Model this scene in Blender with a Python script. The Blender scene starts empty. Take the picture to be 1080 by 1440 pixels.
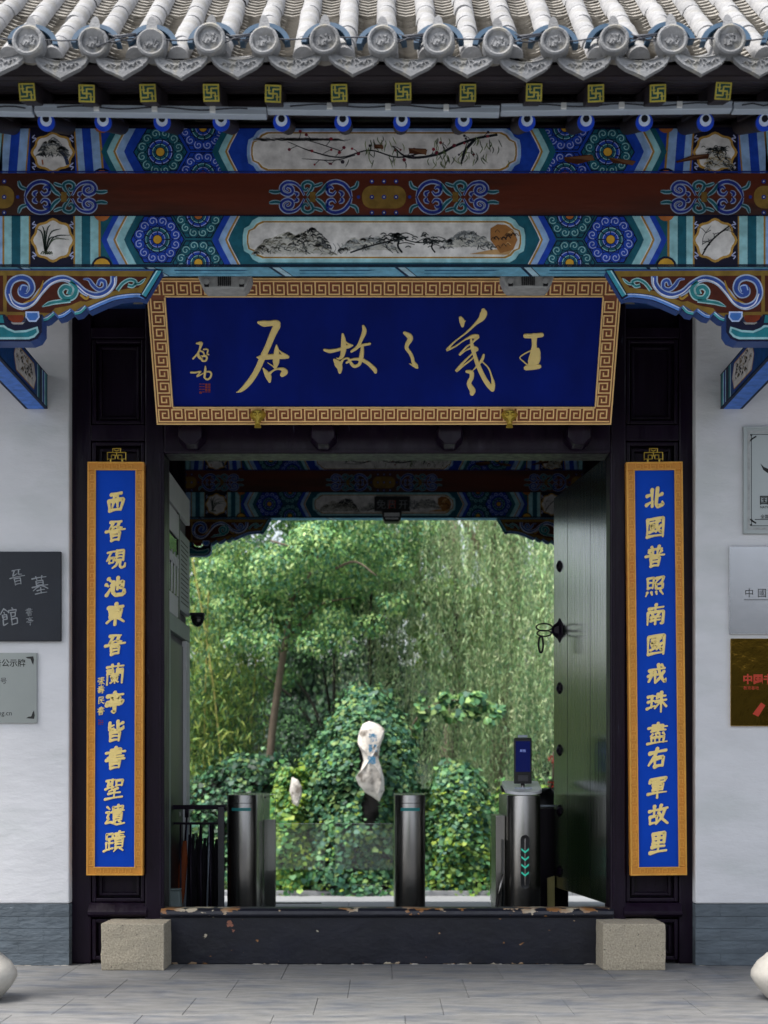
import bpy, math, random
import numpy as np
from mathutils import Vector, Matrix
from mathutils.geometry import tessellate_polygon

S = bpy.context.scene
C = S.collection
rnd = random.Random(7)
R = math.radians
PI = math.pi

# ---------------------------------------------------------------- camera
FPX = 2000.0            # focal length in photo pixels (photo is 1080 wide)
EYE = 0.98
CAMY = -7.4
cam = bpy.data.cameras.new('camera')
cam.sensor_fit = 'HORIZONTAL'
cam.sensor_width = 36
cam.lens = FPX / 1080 * 36
cam.shift_y = 370 / 1080
cam.clip_start = 0.1
cam.clip_end = 400
cam.dof.use_dof = True
cam.dof.focus_distance = 7.2
cam.dof.aperture_fstop = 3.8
co = bpy.data.objects.new('camera', cam)
co.location = (0, CAMY, EYE)
co.rotation_euler = (PI / 2, 0, 0)
C.objects.link(co)
S.camera = co

# ---------------------------------------------------------------- light
SUN_EL, SUN_AZ = R(63), R(236)      # azimuth measured clockwise from +Y
w = bpy.data.worlds.new('World')
S.world = w
w.use_nodes = True
nt = w.node_tree
nt.nodes.clear()
wo = nt.nodes.new('ShaderNodeOutputWorld')
bg = nt.nodes.new('ShaderNodeBackground')
sky = nt.nodes.new('ShaderNodeTexSky')
sky.sky_type = 'NISHITA'
sky.sun_disc = False
sky.sun_elevation = SUN_EL
sky.sun_rotation = SUN_AZ
sky.air_density = 1.0
sky.dust_density = 3.5
sky.ozone_density = 1.0
hs = nt.nodes.new('ShaderNodeHueSaturation')
hs.inputs['Saturation'].default_value = 0.45
bg.inputs['Strength'].default_value = 0.14
nt.links.new(sky.outputs[0], hs.inputs['Color'])
nt.links.new(hs.outputs[0], bg.inputs['Color'])
nt.links.new(bg.outputs[0], wo.inputs[0])
sl = bpy.data.lights.new('sun', 'SUN')
sl.energy = 2.2
sl.angle = R(28)
sl.color = (1.0, 0.96, 0.9)
so = bpy.data.objects.new('sun', sl)
sd = Vector((math.sin(SUN_AZ) * math.cos(SUN_EL), math.cos(SUN_AZ) * math.cos(SUN_EL), math.sin(SUN_EL)))
so.rotation_euler = (-sd).to_track_quat('-Z', 'Y').to_euler()
so.location = sd * 30
C.objects.link(so)
vs = S.view_settings
vs.view_transform = 'Standard'
vs.look = 'None'
vs.exposure = 1.18
vs.gamma = 1
vs.use_curve_mapping = False
S.render.engine = 'CYCLES'
S.cycles.use_denoising = True
S.cycles.max_bounces = 8
S.cycles.transparent_max_bounces = 12

# ---------------------------------------------------------------- helpers
def at(px, py, d):
    return Vector(((px - 540) / FPX * d, d + CAMY, EYE + (1090 - py) / FPX * d))
def X(px, d): return (px - 540) / FPX * d
def Z(py, d): return EYE + (1090 - py) / FPX * d

def lin(h):
    h = h.lstrip('#')
    r = [int(h[i:i + 2], 16) / 255 for i in (0, 2, 4)]
    return tuple((c / 12.92 if c <= .04045 else ((c + .055) / 1.055) ** 2.4) for c in r)

def mat(name, col, rough=.6, metal=0., var=.15, vscale=6., bump=.0, bscale=40., attr=False, obj_var=0., spec=.5,
        col2=None, c2scale=3., c2lo=.5, c2hi=.65, stretch=None, coat=0., emis=None, rvar=0., col3=None, c3scale=8, c3lo=.6, c3hi=.62):
    m = bpy.data.materials.new(name)
    m.use_nodes = True
    n, l = m.node_tree.nodes, m.node_tree.links
    b = n['Principled BSDF']
    b.inputs['Roughness'].default_value = rough
    b.inputs['Metallic'].default_value = metal
    b.inputs['Specular IOR Level'].default_value = spec
    b.inputs['Coat Weight'].default_value = coat
    b.inputs['Coat Roughness'].default_value = .15
    tc = n.new('ShaderNodeTexCoord')
    mp = n.new('ShaderNodeMapping')
    l.new(tc.outputs['Object'], mp.inputs['Vector'])
    if stretch: mp.inputs['Scale'].default_value = stretch
    def noise(scale, det=5, rg=.55):
        t = n.new('ShaderNodeTexNoise')
        t.inputs['Scale'].default_value = scale
        t.inputs['Detail'].default_value = det
        t.inputs['Roughness'].default_value = rg
        l.new(mp.outputs[0], t.inputs['Vector'])
        return t.outputs['Fac']
    def mix(fac, a, bb, mode='MIX'):
        x = n.new('ShaderNodeMix')
        x.data_type = 'RGBA'
        x.blend_type = mode
        if hasattr(fac, 'links'): l.new(fac, x.inputs['Factor'])
        else: x.inputs['Factor'].default_value = fac
        for s, v in ((x.inputs[6], a), (x.inputs[7], bb)):
            if hasattr(v, 'links'): l.new(v, s)
            else: s.default_value = (*v, 1)
        return x.outputs[2]
    def rng(f, a, bb, lo, hi):
        x = n.new('ShaderNodeMapRange')
        x.inputs[1].default_value, x.inputs[2].default_value = a, bb
        x.inputs[3].default_value, x.inputs[4].default_value = lo, hi
        l.new(f, x.inputs[0])
        return x.outputs[0]
    if attr:
        a = n.new('ShaderNodeAttribute')
        a.attribute_name = 'Col'
        c = a.outputs['Color']
    else:
        rg = n.new('ShaderNodeRGB')
        rg.outputs[0].default_value = (*col, 1)
        c = rg.outputs[0]
    if col2: c = mix(rng(noise(c2scale), c2lo, c2hi, 0, 1), c, col2)
    if col3: c = mix(rng(noise(c3scale, 7, .65), c3lo, c3hi, 0, 1), c, col3)
    if var:
        hsv = n.new('ShaderNodeHueSaturation')
        l.new(rng(noise(vscale), .25, .75, 1 - var, 1 + var), hsv.inputs['Value'])
        l.new(c, hsv.inputs['Color'])
        c = hsv.outputs[0]
    if obj_var:
        oi = n.new('ShaderNodeObjectInfo')
        hsv = n.new('ShaderNodeHueSaturation')
        l.new(rng(oi.outputs['Random'], 0, 1, 1 - obj_var, 1 + obj_var), hsv.inputs['Value'])
        l.new(c, hsv.inputs['Color'])
        c = hsv.outputs[0]
    l.new(c, b.inputs['Base Color'])
    if rvar: l.new(rng(noise(vscale * 1.7), .3, .7, max(0, rough - rvar), rough + rvar), b.inputs['Roughness'])
    if bump:
        bp = n.new('ShaderNodeBump')
        bp.inputs['Strength'].default_value = bump
        bp.inputs['Distance'].default_value = .01
        l.new(noise(bscale, 6), bp.inputs['Height'])
        l.new(bp.outputs[0], b.inputs['Normal'])
    if emis:
        b.inputs['Emission Color'].default_value = (*emis[0], 1)
        b.inputs['Emission Strength'].default_value = emis[1]
    return m

def tag(o, label=None, cat=None, group=None, kind=None):
    if label: o['label'] = label
    if cat: o['category'] = cat
    if group: o['group'] = group
    if kind: o['kind'] = kind
    return o

def thing(name, label, cat, loc=(0, 0, 0), rot=(0, 0, 0), group=None):
    o = bpy.data.objects.new(name, None)
    o.location = loc
    o.rotation_euler = rot
    o.empty_display_size = .1
    C.objects.link(o)
    return tag(o, label, cat, group)

class MB:
    def __init__(s): s.v, s.f, s.c = [], [], []
    def add(s, vs, fs, col=None):
        b = len(s.v)
        s.v += [tuple(p) for p in vs]
        s.f += [tuple(i + b for i in f) for f in fs]
        s.c += [col] * len(fs)
        return s
    def box(s, x0, x1, y0, y1, z0, z1, col=None):
        vs = [(x, y, z) for z in (z0, z1) for y in (y0, y1) for x in (x0, x1)]
        return s.add(vs, [(0, 2, 3, 1), (4, 5, 7, 6), (0, 1, 5, 4), (2, 6, 7, 3), (0, 4, 6, 2), (1, 3, 7, 5)], col)
    def bar(s, p0, p1, w_, h_, up=(0, 0, 1)):
        p0, p1 = Vector(p0), Vector(p1)
        t = (p1 - p0).normalized()
        a = t.cross(Vector(up)).normalized() * (w_ / 2)
        b = a.cross(t).normalized() * (h_ / 2)
        vs = [p + q for p in (p0, p1) for q in (-a - b, a - b, a + b, -a + b)]
        return s.add(vs, [(0, 1, 2, 3), (7, 6, 5, 4), (0, 4, 5, 1), (1, 5, 6, 2), (2, 6, 7, 3), (3, 7, 4, 0)])
    def tube(s, pts, r, n=8, cap=True):
        pts = [Vector(p) for p in pts]
        rs = r if isinstance(r, (list, tuple)) else [r] * len(pts)
        rings = []
        ref = None
        for i, p in enumerate(pts):
            t = (pts[min(i + 1, len(pts) - 1)] - pts[max(i - 1, 0)]).normalized()
            if ref is None: ref = Vector((0, 0, 1)) if abs(t.z) < .9 else Vector((1, 0, 0))
            a = t.cross(ref)
            if a.length < 1e-4: a = t.cross(Vector((0.3, 1, 0.2)))
            a.normalize()
            b = t.cross(a)
            ref = a.cross(t)
            rings.append([p + (a * math.cos(k * 2 * PI / n) + b * math.sin(k * 2 * PI / n)) * rs[i] for k in range(n)])
        vs = [q for rg_ in rings for q in rg_]
        fs = [(i * n + k, i * n + (k + 1) % n, (i + 1) * n + (k + 1) % n, (i + 1) * n + k) for i in range(len(pts) - 1) for k in range(n)]
        if cap: fs += [tuple(range(n))[::-1], tuple(range((len(pts) - 1) * n, len(pts) * n))]
        return s.add(vs, fs)
    def lathe(s, prof, cx=0, cy=0, n=24, cap=True):
        vs = [(cx + r * math.cos(2 * PI * k / n), cy + r * math.sin(2 * PI * k / n), z) for r, z in prof for k in range(n)]
        m_ = len(prof)
        fs = [(i * n + k, i * n + (k + 1) % n, (i + 1) * n + (k + 1) % n, (i + 1) * n + k) for i in range(m_ - 1) for k in range(n)]
        if cap: fs += [tuple(range(n))[::-1], tuple(range((m_ - 1) * n, m_ * n))]
        return s.add(vs, fs)
    def prism(s, poly, f0, f1):
        """poly: 2D points; f0/f1 map a 2D point to the two end faces"""
        n = len(poly)
        tris = tessellate_polygon([[Vector((p[0], p[1], 0)) for p in poly]])
        vs = [f0(p) for p in poly] + [f1(p) for p in poly]
        fs = [tuple(t) for t in tris] + [tuple(i + n for i in t)[::-1] for t in tris]
        fs += [(i, (i + 1) % n, (i + 1) % n + n, i + n) for i in range(n)]
        return s.add(vs, fs)
    def build(s, name, m, parent=None, smooth=False, bevel=0, recalc=True, loc=None, rot=None, angle=None):
        me = bpy.data.meshes.new(name)
        me.from_pydata(s.v, [], s.f)
        if any(c is not None for c in s.c):
            ca = me.color_attributes.new('Col', 'FLOAT_COLOR', 'CORNER')
            arr = np.ones((len(me.loops), 4), dtype=np.float32)
            k = 0
            for f, c in zip(s.f, s.c):
                if c is not None: arr[k:k + len(f), :3] = c
                k += len(f)
            ca.data.foreach_set('color', arr.ravel())
        if recalc:
            import bmesh
            bm = bmesh.new()
            bm.from_mesh(me)
            bmesh.ops.recalc_face_normals(bm, faces=bm.faces)
            bm.to_mesh(me)
            bm.free()
        me.materials.append(m)
        if smooth:
            me.polygons.foreach_set('use_smooth', [True] * len(me.polygons))
            if angle: me.set_sharp_from_angle(angle=R(angle))
        return link(name, me, parent, bevel, loc, rot)

def link(name, me, parent=None, bevel=0, loc=None, rot=None):
    o = bpy.data.objects.new(name, me)
    C.objects.link(o)
    if parent: o.parent = parent
    if loc is not None: o.location = loc
    if rot is not None: o.rotation_euler = rot
    if bevel:
        bv = o.modifiers.new('edge', 'BEVEL')
        bv.width = bevel
        bv.segments = 2
        bv.limit_method = 'ANGLE'
        bv.angle_limit = R(40)
    return o

def dup(o, parent=None, loc=None, rot=None):
    c = o.copy()
    C.objects.link(c)
    c.parent = parent
    if loc is not None: c.location = loc
    if rot is not None: c.rotation_euler = rot
    for ch in list(o.children): dup(ch, c)
    return c

def catmull(pts, seg=6):
    """smooth a list of equal-length tuples"""
    P = [np.array(p, float) for p in pts]
    if len(P) < 3: return [P[0] + (P[1] - P[0]) * t for t in np.linspace(0, 1, 4)]
    out = []
    for i in range(len(P) - 1):
        p0 = P[i - 1] if i else 2 * P[0] - P[1]
        p1, p2 = P[i], P[i + 1]
        p3 = P[i + 2] if i + 2 < len(P) else 2 * P[-1] - P[-2]
        for k in range(seg):
            t = k / seg
            out.append(.5 * ((2 * p1) + (-p0 + p2) * t + (2 * p0 - 5 * p1 + 4 * p2 - p3) * t * t + (-p0 + 3 * p1 - 3 * p2 + p3) * t ** 3))
    out.append(P[-1])
    return out

def clip_poly(poly, rect):
    x0, x1, y0, y1 = rect
    def cl(pl, ax, v, sg):
        out = []
        for i in range(len(pl)):
            a, b = pl[i], pl[(i + 1) % len(pl)]
            da, db = sg * (a[ax] - v), sg * (b[ax] - v)
            if da >= 0: out.append(a)
            if (da >= 0) != (db >= 0):
                t = da / (da - db)
                out.append((a[0] + (b[0] - a[0]) * t, a[1] + (b[1] - a[1]) * t))
        return out
    for ax, v, sg in ((0, x0, 1), (0, x1, -1), (1, y0, 1), (1, y1, -1)):
        if len(poly) < 3: return []
        poly = cl(poly, ax, v, sg)
    return poly if len(poly) >= 3 else []

class Art:
    """flat painted decoration: thin paint layers on a surface; fm(u, v, h) maps to space (h = height above the surface)"""
    STEP = .0003
    def __init__(s, fm, rect=None, mirror=None):
        s.fm, s.rect, s.mirror, s.faces, s.L = fm, rect, mirror, [], 0
    def _emit(s, poly, col):
        for mir in ((False, True) if s.mirror is not None else (False,)):
            p = [((2 * s.mirror - a[0]) if mir else a[0], a[1]) for a in poly]
            if s.rect: p = clip_poly(p, s.rect)
            if p: s.faces.append((p, s.L, col))
    def fill(s, poly, col, L=None):
        if L is not None: s.L = L
        col = lin(col)
        poly = [(float(a[0]), float(a[1])) for a in poly]
        for t in tessellate_polygon([[Vector((*p, 0)) for p in poly]]):
            s._emit([poly[i] for i in t], col)
    def disc(s, x, y, r, col, L=None, n=14, ry=None):
        if L is not None: s.L = L
        s._emit([(x + r * math.cos(2 * PI * k / n), y + (ry or r) * math.sin(2 * PI * k / n)) for k in range(n)], lin(col))
    def rib(s, pts, w_, col, L=None, seg=5, taper=(1, 1), smooth=True):
        if L is not None: s.L = L
        col = lin(col)
        P = catmull([p[:2] for p in pts], seg) if smooth else [np.array(p[:2], float) for p in pts]
        n = len(P)
        Ls, Rs = [], []
        for i in range(n):
            t = P[min(i + 1, n - 1)] - P[max(i - 1, 0)]
            t = t / (np.hypot(*t) + 1e-9)
            nn = np.array((-t[1], t[0]))
            k = i / (n - 1)
            ww = w_ / 2 * (taper[0] + (1 - taper[0]) * min(1, k * 4)) * (taper[1] + (1 - taper[1]) * min(1, (1 - k) * 4))
            Ls.append(P[i] + nn * ww)
            Rs.append(P[i] - nn * ww)
        for i in range(n - 1):
            s._emit([tuple(Ls[i]), tuple(Ls[i + 1]), tuple(Rs[i + 1]), tuple(Rs[i])], col)
    def line(s, pts, w_, col, L=None): s.rib(pts, w_, col, L, smooth=False)
    def rectf(s, x0, x1, y0, y1, col, L=None): s.fill([(x0, y0), (x1, y0), (x1, y1), (x0, y1)], col, L)
    def build(s, name, m, parent):
        mb = MB()
        for p, L, c in s.faces:
            mb.add([s.fm(a[0], a[1], (L + 1) * s.STEP) for a in p], [tuple(range(len(p)))], c)
        return mb.build(name, m, parent, recalc=False)

def brush(mb, pts, base=.0, hi=.004, z=0, fm=None, seg=6):
    """raised brush stroke: domed ribbon from (x, y, width) points"""
    P = catmull(pts, seg)
    n = len(P)
    rows = []
    # round caps: add tiny extra rows at both ends
    def row(p, t, wd, k):
        nn = np.array((-t[1], t[0]))
        a, b = p + nn * wd / 2, p - nn * wd / 2
        a2, b2 = p + nn * wd * .36, p - nn * wd * .36
        h = base + hi * k
        return [fm(a[0], a[1], z), fm(a[0], a[1], z + h * .5), fm(a2[0], a2[1], z + h), fm(b2[0], b2[1], z + h), fm(b[0], b[1], z + h * .5), fm(b[0], b[1], z)]
    for i in range(n):
        t = P[min(i + 1, n - 1)][:2] - P[max(i - 1, 0)][:2]
        t = t / (np.hypot(*t) + 1e-9)
        wd = max(P[i][2], .01)
        if i == 0:
            rows.append(row(P[i][:2] - t * wd * .42, t, wd * .45, .9))
            rows.append(row(P[i][:2] - t * wd * .22, t, wd * .85, 1))
        rows.append(row(P[i][:2], t, wd, 1))
        if i == n - 1:
            rows.append(row(P[i][:2] + t * wd * .22, t, wd * .85, 1))
            rows.append(row(P[i][:2] + t * wd * .42, t, wd * .45, .9))
    vs = [q for r_ in rows for q in r_]
    fs = [(i * 6 + k, i * 6 + k + 1, (i + 1) * 6 + k + 1, (i + 1) * 6 + k) for i in range(len(rows) - 1) for k in range(5)]
    m_ = (len(rows) - 1) * 6
    fs += [(0, 1, 2, 3, 4, 5), (m_ + 5, m_ + 4, m_ + 3, m_ + 2, m_ + 1, m_)]
    mb.add(vs, fs)

def strokes(spec, w_=12, jit=0):
    out = []
    for s_ in spec.split('|'):
        pts = [tuple(float(v) for v in p.split(',')) for p in s_.split()]
        n = len(pts)
        if jit: pts = [(a + rnd.uniform(-jit, jit), b + rnd.uniform(-jit, jit)) for a, b in pts]
        o = []
        # keep corners fairly crisp: duplicate interior points
        for i, (a, b) in enumerate(pts):
            if 0 < i < n - 1:
                pa, pb = pts[i - 1], pts[i + 1]
                for q, f in ((pa, .12), (pb, .12)):
                    o.append((a + (q[0] - a) * f, b + (q[1] - b) * f, w_ * rnd.uniform(.95, 1.15)))
            else:
                o.append((a, b, w_ * (rnd.uniform(1.05, 1.35) if i == 0 else rnd.uniform(.5, .95))))
        if n == 2: o.insert(1, ((o[0][0] + o[1][0]) / 2, (o[0][1] + o[1][1]) / 2 - (1.5 if abs(o[0][0] - o[1][0]) > 20 else 0), w_ * rnd.uniform(.68, .85)))
        out.append(o)
    return out

def text_mesh(body, size, fm, mb, align='LEFT', spacing=1.0, bold=0):
    cu = bpy.data.curves.new('lettering', 'FONT')
    cu.body = body
    cu.size = size
    cu.align_x = align
    cu.space_character = spacing
    cu.offset = bold
    cu.resolution_u = 2
    o = bpy.data.objects.new('lettering', cu)
    C.objects.link(o)
    dg = bpy.context.evaluated_depsgraph_get()
    me = bpy.data.meshes.new_from_object(o.evaluated_get(dg))
    mb.add([fm(v.co.x, v.co.y) for v in me.vertices], [tuple(p.vertices) for p in me.polygons])
    bpy.data.objects.remove(o)
    bpy.data.meshes.remove(me)
    bpy.data.curves.remove(cu)

# ---------------------------------------------------------------- materials
M = {}
M['paint'] = mat('painted_decoration', (1, 1, 1), .55, spec=.15, var=.3, vscale=22, col3=lin('4a3c34'), c3scale=16, c3lo=.70, c3hi=.76,  attr=True, bump=.15, bscale=60)
M['red'] = mat('red_brown_paint', lin('5a2412'), .45, var=.25, vscale=3, bump=.1, bscale=20, stretch=(.4, 1, 3), col2=lin('3c1c12'), c2scale=2)
M['dark'] = mat('black_lacquered_wood', lin('14071b'), .4, spec=.25, var=.3, vscale=5, bump=.25, bscale=14, stretch=(3, 3, .5), rvar=.1,
                col3=lin('3c4250'), c3scale=14, c3lo=.67, c3hi=.75)
M['darkwood'] = mat('dark_eave_wood', lin('241c22'), .6, var=.3, vscale=4, bump=.3, bscale=20)
M['white'] = mat('white_plaster', lin('d6d7da'), .85, var=.07, vscale=2.5, bump=.6, bscale=9, stretch=(1, 1, 2.2), col2=lin('cbcecf'), c2scale=1.6, col3=lin('b4b4ae'), c3scale=6, c3lo=.68, c3hi=.9)
M['brick'] = mat('blue_grey_painted_brick', lin('5a646c'), .8, var=.22, vscale=7, bump=.9, bscale=20, obj_var=.02, stretch=(1, 1, 2.5),
                 col3=lin('a9afb6'), c3scale=14, c3lo=.70, c3hi=.74)
M['stone'] = mat('pale_granite', lin('a89f8c'), .9, var=.35, vscale=110, bump=.5, bscale=120, col2=lin('a39b8a'), c2scale=5, col3=lin('6a655c'), c3scale=70, c3lo=.6, c3hi=.66)
M['whitestone'] = mat('white_worn_stone', lin('bdb9b0'), .8, var=.12, vscale=12, bump=.5, bscale=30, col2=lin('94877a'), c2scale=6, c2lo=.55, c2hi=.75)
M['slab'] = mat('grey_paving_slab', lin('7a7a79'), .62, var=.24, vscale=7, bump=.25, bscale=60, obj_var=.07, stretch=(1, 2.4, 1), col2=lin('60646b'), c2scale=3.4, c2lo=.48, c2hi=.66, rvar=.1,
                col3=lin('837c6b'), c3scale=3.1, c3lo=.64, c3hi=.8)
M['ground'] = mat('grey_ground', lin('6c6e70'), .85, var=.15, vscale=3, bump=.3)
M['tile'] = mat('weathered_pale_tile', lin('8b8b8c'), .85, var=.2, vscale=25, bump=.5, bscale=60, obj_var=.1, col2=lin('7c7a74'), c2scale=11, c2lo=.53, c2hi=.72)
M['pan'] = mat('weathered_pan_tile', lin('8b8780'), .9, var=.3, vscale=30, bump=.5, bscale=60, obj_var=.16, col2=lin('57534c'), c2scale=14, c2lo=.5, c2hi=.7)
M['eavetile'] = mat('grey_moulded_tile', lin('77787a'), .85, var=.15, vscale=30, bump=.5, bscale=90, obj_var=.2, col2=lin('8f8a7c'), c2scale=18, c2lo=.55, c2hi=.75)
M['bluearc'] = mat('blue_painted_arc', lin('2c4c66'), .6, var=.2, vscale=20)
M['gold'] = mat('gilt_lettering', lin('f6dc8c'), .42, var=.06, vscale=20, spec=.5)
M['goldy'] = mat('gilt_fitting', lin('b59a3a'), .35, metal=.5, var=.15, vscale=30)
M['lacquer_shaded'] = mat('blue_lacquer_shaded', lin('021a74'), .55, spec=.08, var=.3, vscale=4, bump=.1, bscale=30, stretch=(1, 1, .6))  # same lacquer as the couplet boards, darkened for the shade on the plaque
M['frame'] = mat('red_brown_frame_ground', lin('82421a'), .5, var=.15, vscale=15)
M['fret'] = mat('light_gold_fret', lin('fad08a'), .45, var=.12, vscale=18)
M['bframe'] = mat('gilt_orange_frame', lin('cf8c34'), .36, metal=.1, var=.18, vscale=6, bump=.15, bscale=80, col2=lin('c06a20'), c2scale=1.5)
M['bfret'] = mat('frame_fret', lin('e0a548'), .4, metal=.25, var=.15, vscale=20)
M['steel'] = mat('brushed_stainless', lin('9a9793'), .27, metal=1., var=.06, vscale=4, bump=.06, bscale=60, stretch=(14, 14, .3))
M['greymetal'] = mat('grey_painted_metal', lin('b0bbc8'), .45, metal=.2, var=.08, vscale=6)
M['lampbody'] = mat('dusty_grey_lamp_housing', lin('a3a5a4'), .55, var=.25, vscale=30)
M['black'] = mat('black_plastic', lin('17171b'), .4, var=.2, vscale=10)
M['cable'] = mat('black_cable', lin('2c303a'), .6, var=.1)
M['slate'] = mat('dark_blue_slate', lin('141b26'), .55, var=.2, vscale=5, bump=.15, bscale=30)
M['chalk'] = mat('grey_incised_lettering', lin('8c9196'), .8, var=.2, vscale=40)
M['satin'] = mat('satin_steel_plaque', lin('a3a8a6'), .38, metal=.8, var=.06, vscale=4)
M['mirror'] = mat('polished_steel_plaque', lin('c2c4c8'), .22, metal=1., var=.05, vscale=2, bump=.1, bscale=3)
M['brass'] = mat('polished_brass_plaque', lin('b8923a'), .1, metal=1., var=.05, vscale=2, bump=.5, bscale=2.6)
M['blackink'] = mat('black_print', lin('191919'), .6, var=0)
M['redink'] = mat('red_print', lin('b8351a'), .6, var=0)
M['seal'] = mat('red_seal', lin('8a2a1c'), .6, var=.3, vscale=60)
M['blueink'] = mat('blue_print', lin('3a7ea6'), .6, var=0)
M['leafdoor'] = mat('dark_lacquer_tree_reflection', lin('10200f'), .16, var=.3, vscale=4, bump=.22, bscale=5, stretch=(6, 6, .25), rvar=.08, spec=1.0, coat=.7)  # dark lacquer; green reflection of the trees is put into the base colour
M['cream'] = mat('grey_cream_panel', lin('d2d5d5'), .6, var=.06)
M['boothframe'] = mat('grey_green_booth_frame', lin('7f8c8a'), .5, var=.1)
M['yellow'] = mat('pale_yellow_wood', lin('a59a62'), .6, var=.15, vscale=8)
M['orange'] = mat('rust_orange_cloth', lin('8c4218'), .8, var=.2)
M['darkcloth'] = mat('black_cloth', lin('1a1720'), .9, var=.2)
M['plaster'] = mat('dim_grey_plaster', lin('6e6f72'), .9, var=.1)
M['bark'] = mat('grey_brown_bark', lin('6a5e50'), .9, var=.25, vscale=14, bump=.6, bscale=25, stretch=(2, 2, .5))
M['bambooc'] = mat('yellow_bamboo_cane', lin('a9a05a'), .6, var=.2, vscale=6)
M['rock'] = mat('pale_limestone', lin('c9c4bc'), .9, var=.25, vscale=12, bump=1.0, bscale=22, col2=lin('7d766d'), c2scale=7, c2lo=.52, c2hi=.62)
M['cave'] = mat('dark_inner_rock', lin('2c2a2a'), .9, var=.3, vscale=8, bump=.6, bscale=14)
M['soil'] = mat('dark_soil', lin('2c2a22'), .95, var=.3, vscale=8, bump=.5)
M['paleslab'] = mat('pale_courtyard_stone', lin('8b8d90'), .7, var=.07, vscale=3, obj_var=.04)
M['teal'] = mat('teal_marking', lin('2f8f8f'), .4, var=0)

def glassmat():
    m = bpy.data.materials.new('clear_glass')
    m.use_nodes = True
    b = m.node_tree.nodes['Principled BSDF']
    b.inputs['Base Color'].default_value = (.92, .97, .96, 1)
    b.inputs['Roughness'].default_value = .02
    b.inputs['IOR'].default_value = 1.45
    b.inputs['Transmission Weight'].default_value = 1
    b.inputs['Specular IOR Level'].default_value = .6
    return m
M['glass'] = glassmat()
def leafmat(name, rough=.5, trans=.28):
    m = bpy.data.materials.new(name)
    m.use_nodes = True
    n, l = m.node_tree.nodes, m.node_tree.links
    b = n['Principled BSDF']
    out = n['Material Output']
    a = n.new('ShaderNodeAttribute')
    a.attribute_name = 'Col'
    l.new(a.outputs['Color'], b.inputs['Base Color'])
    b.inputs['Roughness'].default_value = rough
    b.inputs['Specular IOR Level'].default_value = .35
    t = n.new('ShaderNodeBsdfTranslucent')
    l.new(a.outputs['Color'], t.inputs['Color'])
    x = n.new('ShaderNodeMixShader')
    x.inputs[0].default_value = trans
    l.new(b.outputs[0], x.inputs[1])
    l.new(t.outputs[0], x.inputs[2])
    l.new(x.outputs[0], out.inputs['Surface'])
    return m
M['leaf'] = leafmat('green_leaves')
M['leafshiny'] = leafmat('waxy_green_leaves', .5, .2)
M['paint2'] = mat('blue_painted_edge', lin('1d3a70'), .5, var=.15)
M['rafblue'] = mat('bright_blue_paint', lin('143cb4'), .5, var=.1)
M['glassdark'] = mat('dark_tinted_glass', lin('14181a'), .08, var=0, spec=.8)
M['satin2'] = mat('pale_notice_sheet', lin('9aa1a8'), .5, var=.05)
M['plate_sheen'] = mat('top_plate_painted_sheen', lin('f0f2f4'), .3, spec=1, var=.02)  # brushed metal coloured white: the garden's reflection is painted in
M['teal2'] = mat('green_arrow_light', lin('2a6a62'), .4, var=0, emis=(lin('2fae94'), .35))
M['screen'] = mat('blue_lit_screen', lin('0a0f2c'), .15, var=0, emis=(lin('10207a'), .12))
M['bluelight'] = mat('pale_screen_text', lin('8090c0'), .4, var=0, emis=(lin('7080c0'), .4))
M['greymetal2'] = mat('dark_grey_metal', lin('4a4a4e'), .4, metal=.4, var=.1)

M['blue'] = mat('blue_lacquer_lit', lin('0a44b8'), .5, spec=.1, var=.2, vscale=3, bump=.1, bscale=30, stretch=(1, 1, .6))  # the plaque's lacquer again, lightened for the light lower down
M['barkdark'] = mat('dark_bark', lin('26241e'), .9, var=.25, vscale=14)
M['bankgreen'] = mat('dark_green_ground_cover', lin('1e2c1e'), .95, var=.5, vscale=3, bump=1, bscale=5)
M['twig'] = mat('pale_green_willow_twig', lin('6f8250'), .7, var=.3, vscale=3)
# ================================================================ ground
CZ = -0.30              # level of the inner courtyard
FZ = -0.12              # floor inside the gatehouse
g = MB()
g.add([(-60, -60, -.012), (60, -60, -.012), (60, -1.9, -.012), (-60, -1.9, -.012)], [(0, 1, 2, 3)])
tag(g.build('street', M['ground'], recalc=False), kind='structure')
g = MB()
g.box(-60, 60, -1.9, -.25, -.40, -.012)
g.box(-60, 60, -.25, .12, -.40, -.014)
tag(g.build('pavement_bed', M['ground']), kind='structure')
g = MB()
g.add([(-60, 4.95, CZ), (60, 4.95, CZ), (60, 90, CZ), (-60, 90, CZ)], [(0, 1, 2, 3)])
tag(g.build('courtyard_ground', M['paleslab'], recalc=False), kind='structure')

pav = bpy.data.objects.new('pavement', None)
C.objects.link(pav)
tag(pav, kind='structure')
rows = [(-.06, .50), (-.57, .51), (-1.14, .57), (-1.584, .444), (-2.12, .536), (-2.66, .54)]   # far edge y of each row after the first
yy = .08
offs = [.04, -.16, .245, .62, -.1, .2]
for i, d in enumerate([.65, .57, .444, .53, .54, .54]):
    y1, y0 = yy, yy - d
    x = offs[i] - 6 * .535
    while x < 3.1:
        j = rnd.uniform(-.01, .01)
        mb = MB().box(x + .0008, x + .535 - .0008, y0 + .0012, y1 - .0012, -.04, rnd.uniform(-.0009, .0009))
        mb.build('paving_slab', M['slab'], pav, bevel=.002)
        x += .535
    yy = y0
SLAB_END = yy
g = MB()
g.box(-60, 60, SLAB_END - .001, SLAB_END, -.3, -.013)
ifl = bpy.data.objects.new('inner_floor', None); C.objects.link(ifl); tag(ifl, kind='structure')
x = -2.2
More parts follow.
